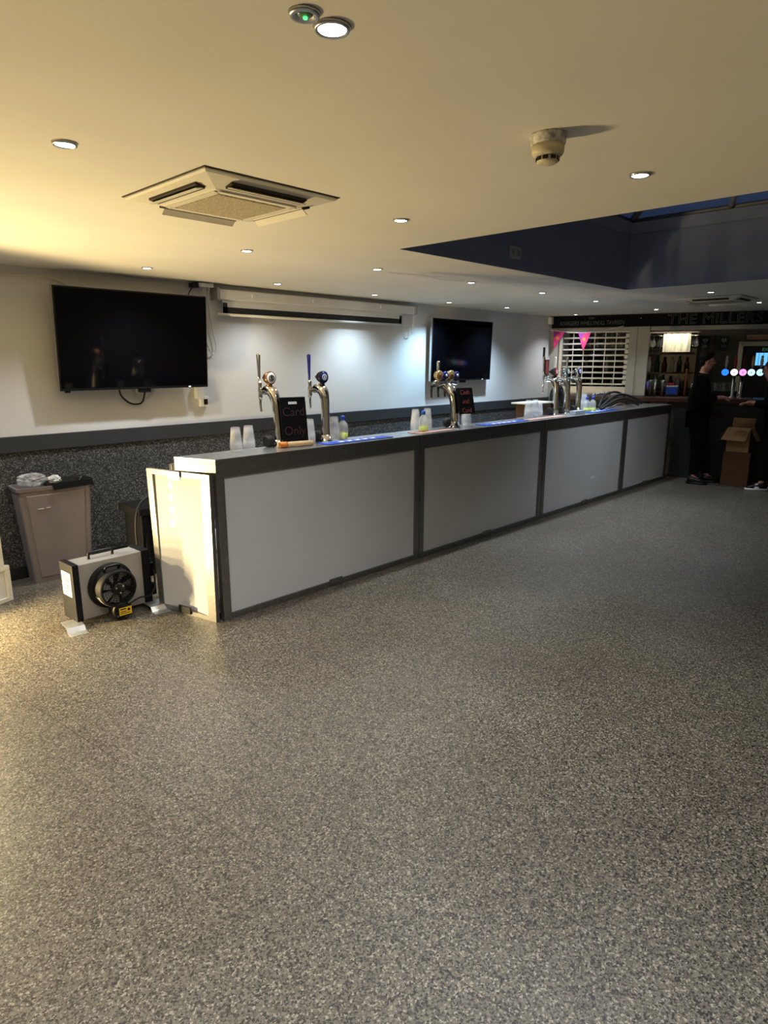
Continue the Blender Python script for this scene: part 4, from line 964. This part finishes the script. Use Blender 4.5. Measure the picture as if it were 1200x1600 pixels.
        if shoe_sole == 'shoewhite':
            m = MB(); m.slab([Qm @ Vector(p) for p in ((.03, -.047, .03), (.09, -.049, .03), (.075, -.034, .085), (.045, -.036, .09))], (0, -.003, 0)); m.slab([Qm @ Vector(p) for p in ((.03, .047, .03), (.09, .049, .03), (.075, .034, .085), (.045, .036, .09))], (0, .003, 0)); m.build('side_patch', 'shoewhite', sh_)
    m = MB()
    for s in (-1, 1):
        sd_ = f.cross(Vector((0, 0, 1))).normalized(); m.ell(h+sd_*s*.078+Vector((0, 0, -.02)), (.012, .012, .024), 10, 8)
    m.build('ears', 'skin', root)
    m = MB()
    for s in (-1, 1): m.ell(h+f*.082+sd_*s*.03+Vector((0, 0, -.0)), (.010, .010, .006), 8, 6)
    m.build('eyes', 'blackplastic', root)
    m = MB(); m.ell(Vector(J['jaw'])+f*.068+Vector((0, 0, .016)), (.012, .022, .005), 10, 6); m.build('mouth', mat('lips', (.25, .08, .07), .5), root)
    m = MB(); hair_fn(m, h, f); m.build('hair', hair_mt, root)

p1 = thing('person', 'person in black with short dark hair standing at the counter, facing right', 'person', UV(2.25, -.66, 0), RZ)
J = dict(pel=(-.02, 0, .98), waist=(-.03, 0, 1.12), chest=(-.02, 0, 1.36), neckb=(-.01, 0, 1.51), neck=(.005, 0, 1.57), jaw=(.035, 0, 1.62), head=(.035, 0, 1.695), crown=(.02, 0, 1.75), face=(1, 0, -.12),
         shl=(-.01, .17, 1.43), ell=(-.0, .22, 1.16), wrl=(.21, .18, 1.19), hdl=(.30, .15, 1.18), shr=(-.01, -.17, 1.43), elr=(.0, -.22, 1.15), wrr=(.22, -.16, 1.21), hdr=(.32, -.12, 1.21),
         hpl=(-.02, .09, .92), knl=(.10, .10, .50), anl=(.17, .11, .085), toel=(1, .15, 0), hpr=(-.02, -.09, .92), knr=(.02, -.10, .50), anr=(.0, -.11, .085), toer=(1, -.1, 0))
def hair1(m, h, f):
    m.ell(h+Vector((-.026, 0, .04)), (.092, .086, .078), 18, 12); m.ell(h+Vector((.018, 0, .082)), (.062, .066, .038), 14, 8); m.ell(h+Vector((-.055, 0, -.01)), (.05, .072, .075), 14, 8)
    rnd = random.Random(4)
    for k in range(26):
        a = rnd.uniform(0, 6.28); q = rnd.uniform(.1, .8); m.ell(h+Vector((-.01+.075*q*math.cos(a), .07*q*math.sin(a), .105-.03*q)), (.022, .022, .022), 8, 6)
person(p1, J, hair1, 'hair', 'blackplastic')
p2 = thing('person', 'person in black with long auburn hair and white-soled trainers at the right border', 'person', UV(3.16, -.82, 0), RZ)
J = dict(pel=(.02, 0, .93), waist=(.0, 0, 1.08), chest=(-.04, 0, 1.29), neckb=(-.08, 0, 1.41), neck=(-.10, 0, 1.46), jaw=(-.14, 0, 1.52), head=(-.135, 0, 1.59), crown=(-.12, 0, 1.64), face=(-1, 0, -.2),
         shl=(-.05, -.155, 1.35), ell=(-.12, -.20, 1.12), wrl=(-.30, -.16, 1.16), hdl=(-.42, -.12, 1.15), shr=(-.05, .155, 1.35), elr=(-.10, .20, 1.10), wrr=(-.28, .15, 1.13), hdr=(-.38, .12, 1.13),
         hpl=(.02, -.08, .87), knl=(-.04, -.09, .48), anl=(-.08, -.10, .085), toel=(-1, -.15, 0), hpr=(.02, .08, .87), knr=(.05, .09, .48), anr=(.12, .10, .085), toer=(-1, .1, 0))
def hair2(m, h, f):
    m.ell(h+Vector((.03, 0, .035)), (.10, .092, .085), 18, 12)
    for k in range(9):
        a = -1.6+k*.4; x, y = .05*math.cos(a)+.02, .09*math.sin(a)
        m.tube([h+Vector((x, y, .02)), h+Vector((x+.015, y*1.15, -.08)), h+Vector((x-.01, y*1.2, -.16)), h+Vector((x+.01, y*1.1, -.24))], [.035, .032, .03, .012], 8, 4)
person(p2, J, hair2, 'redhair', 'shoewhite')
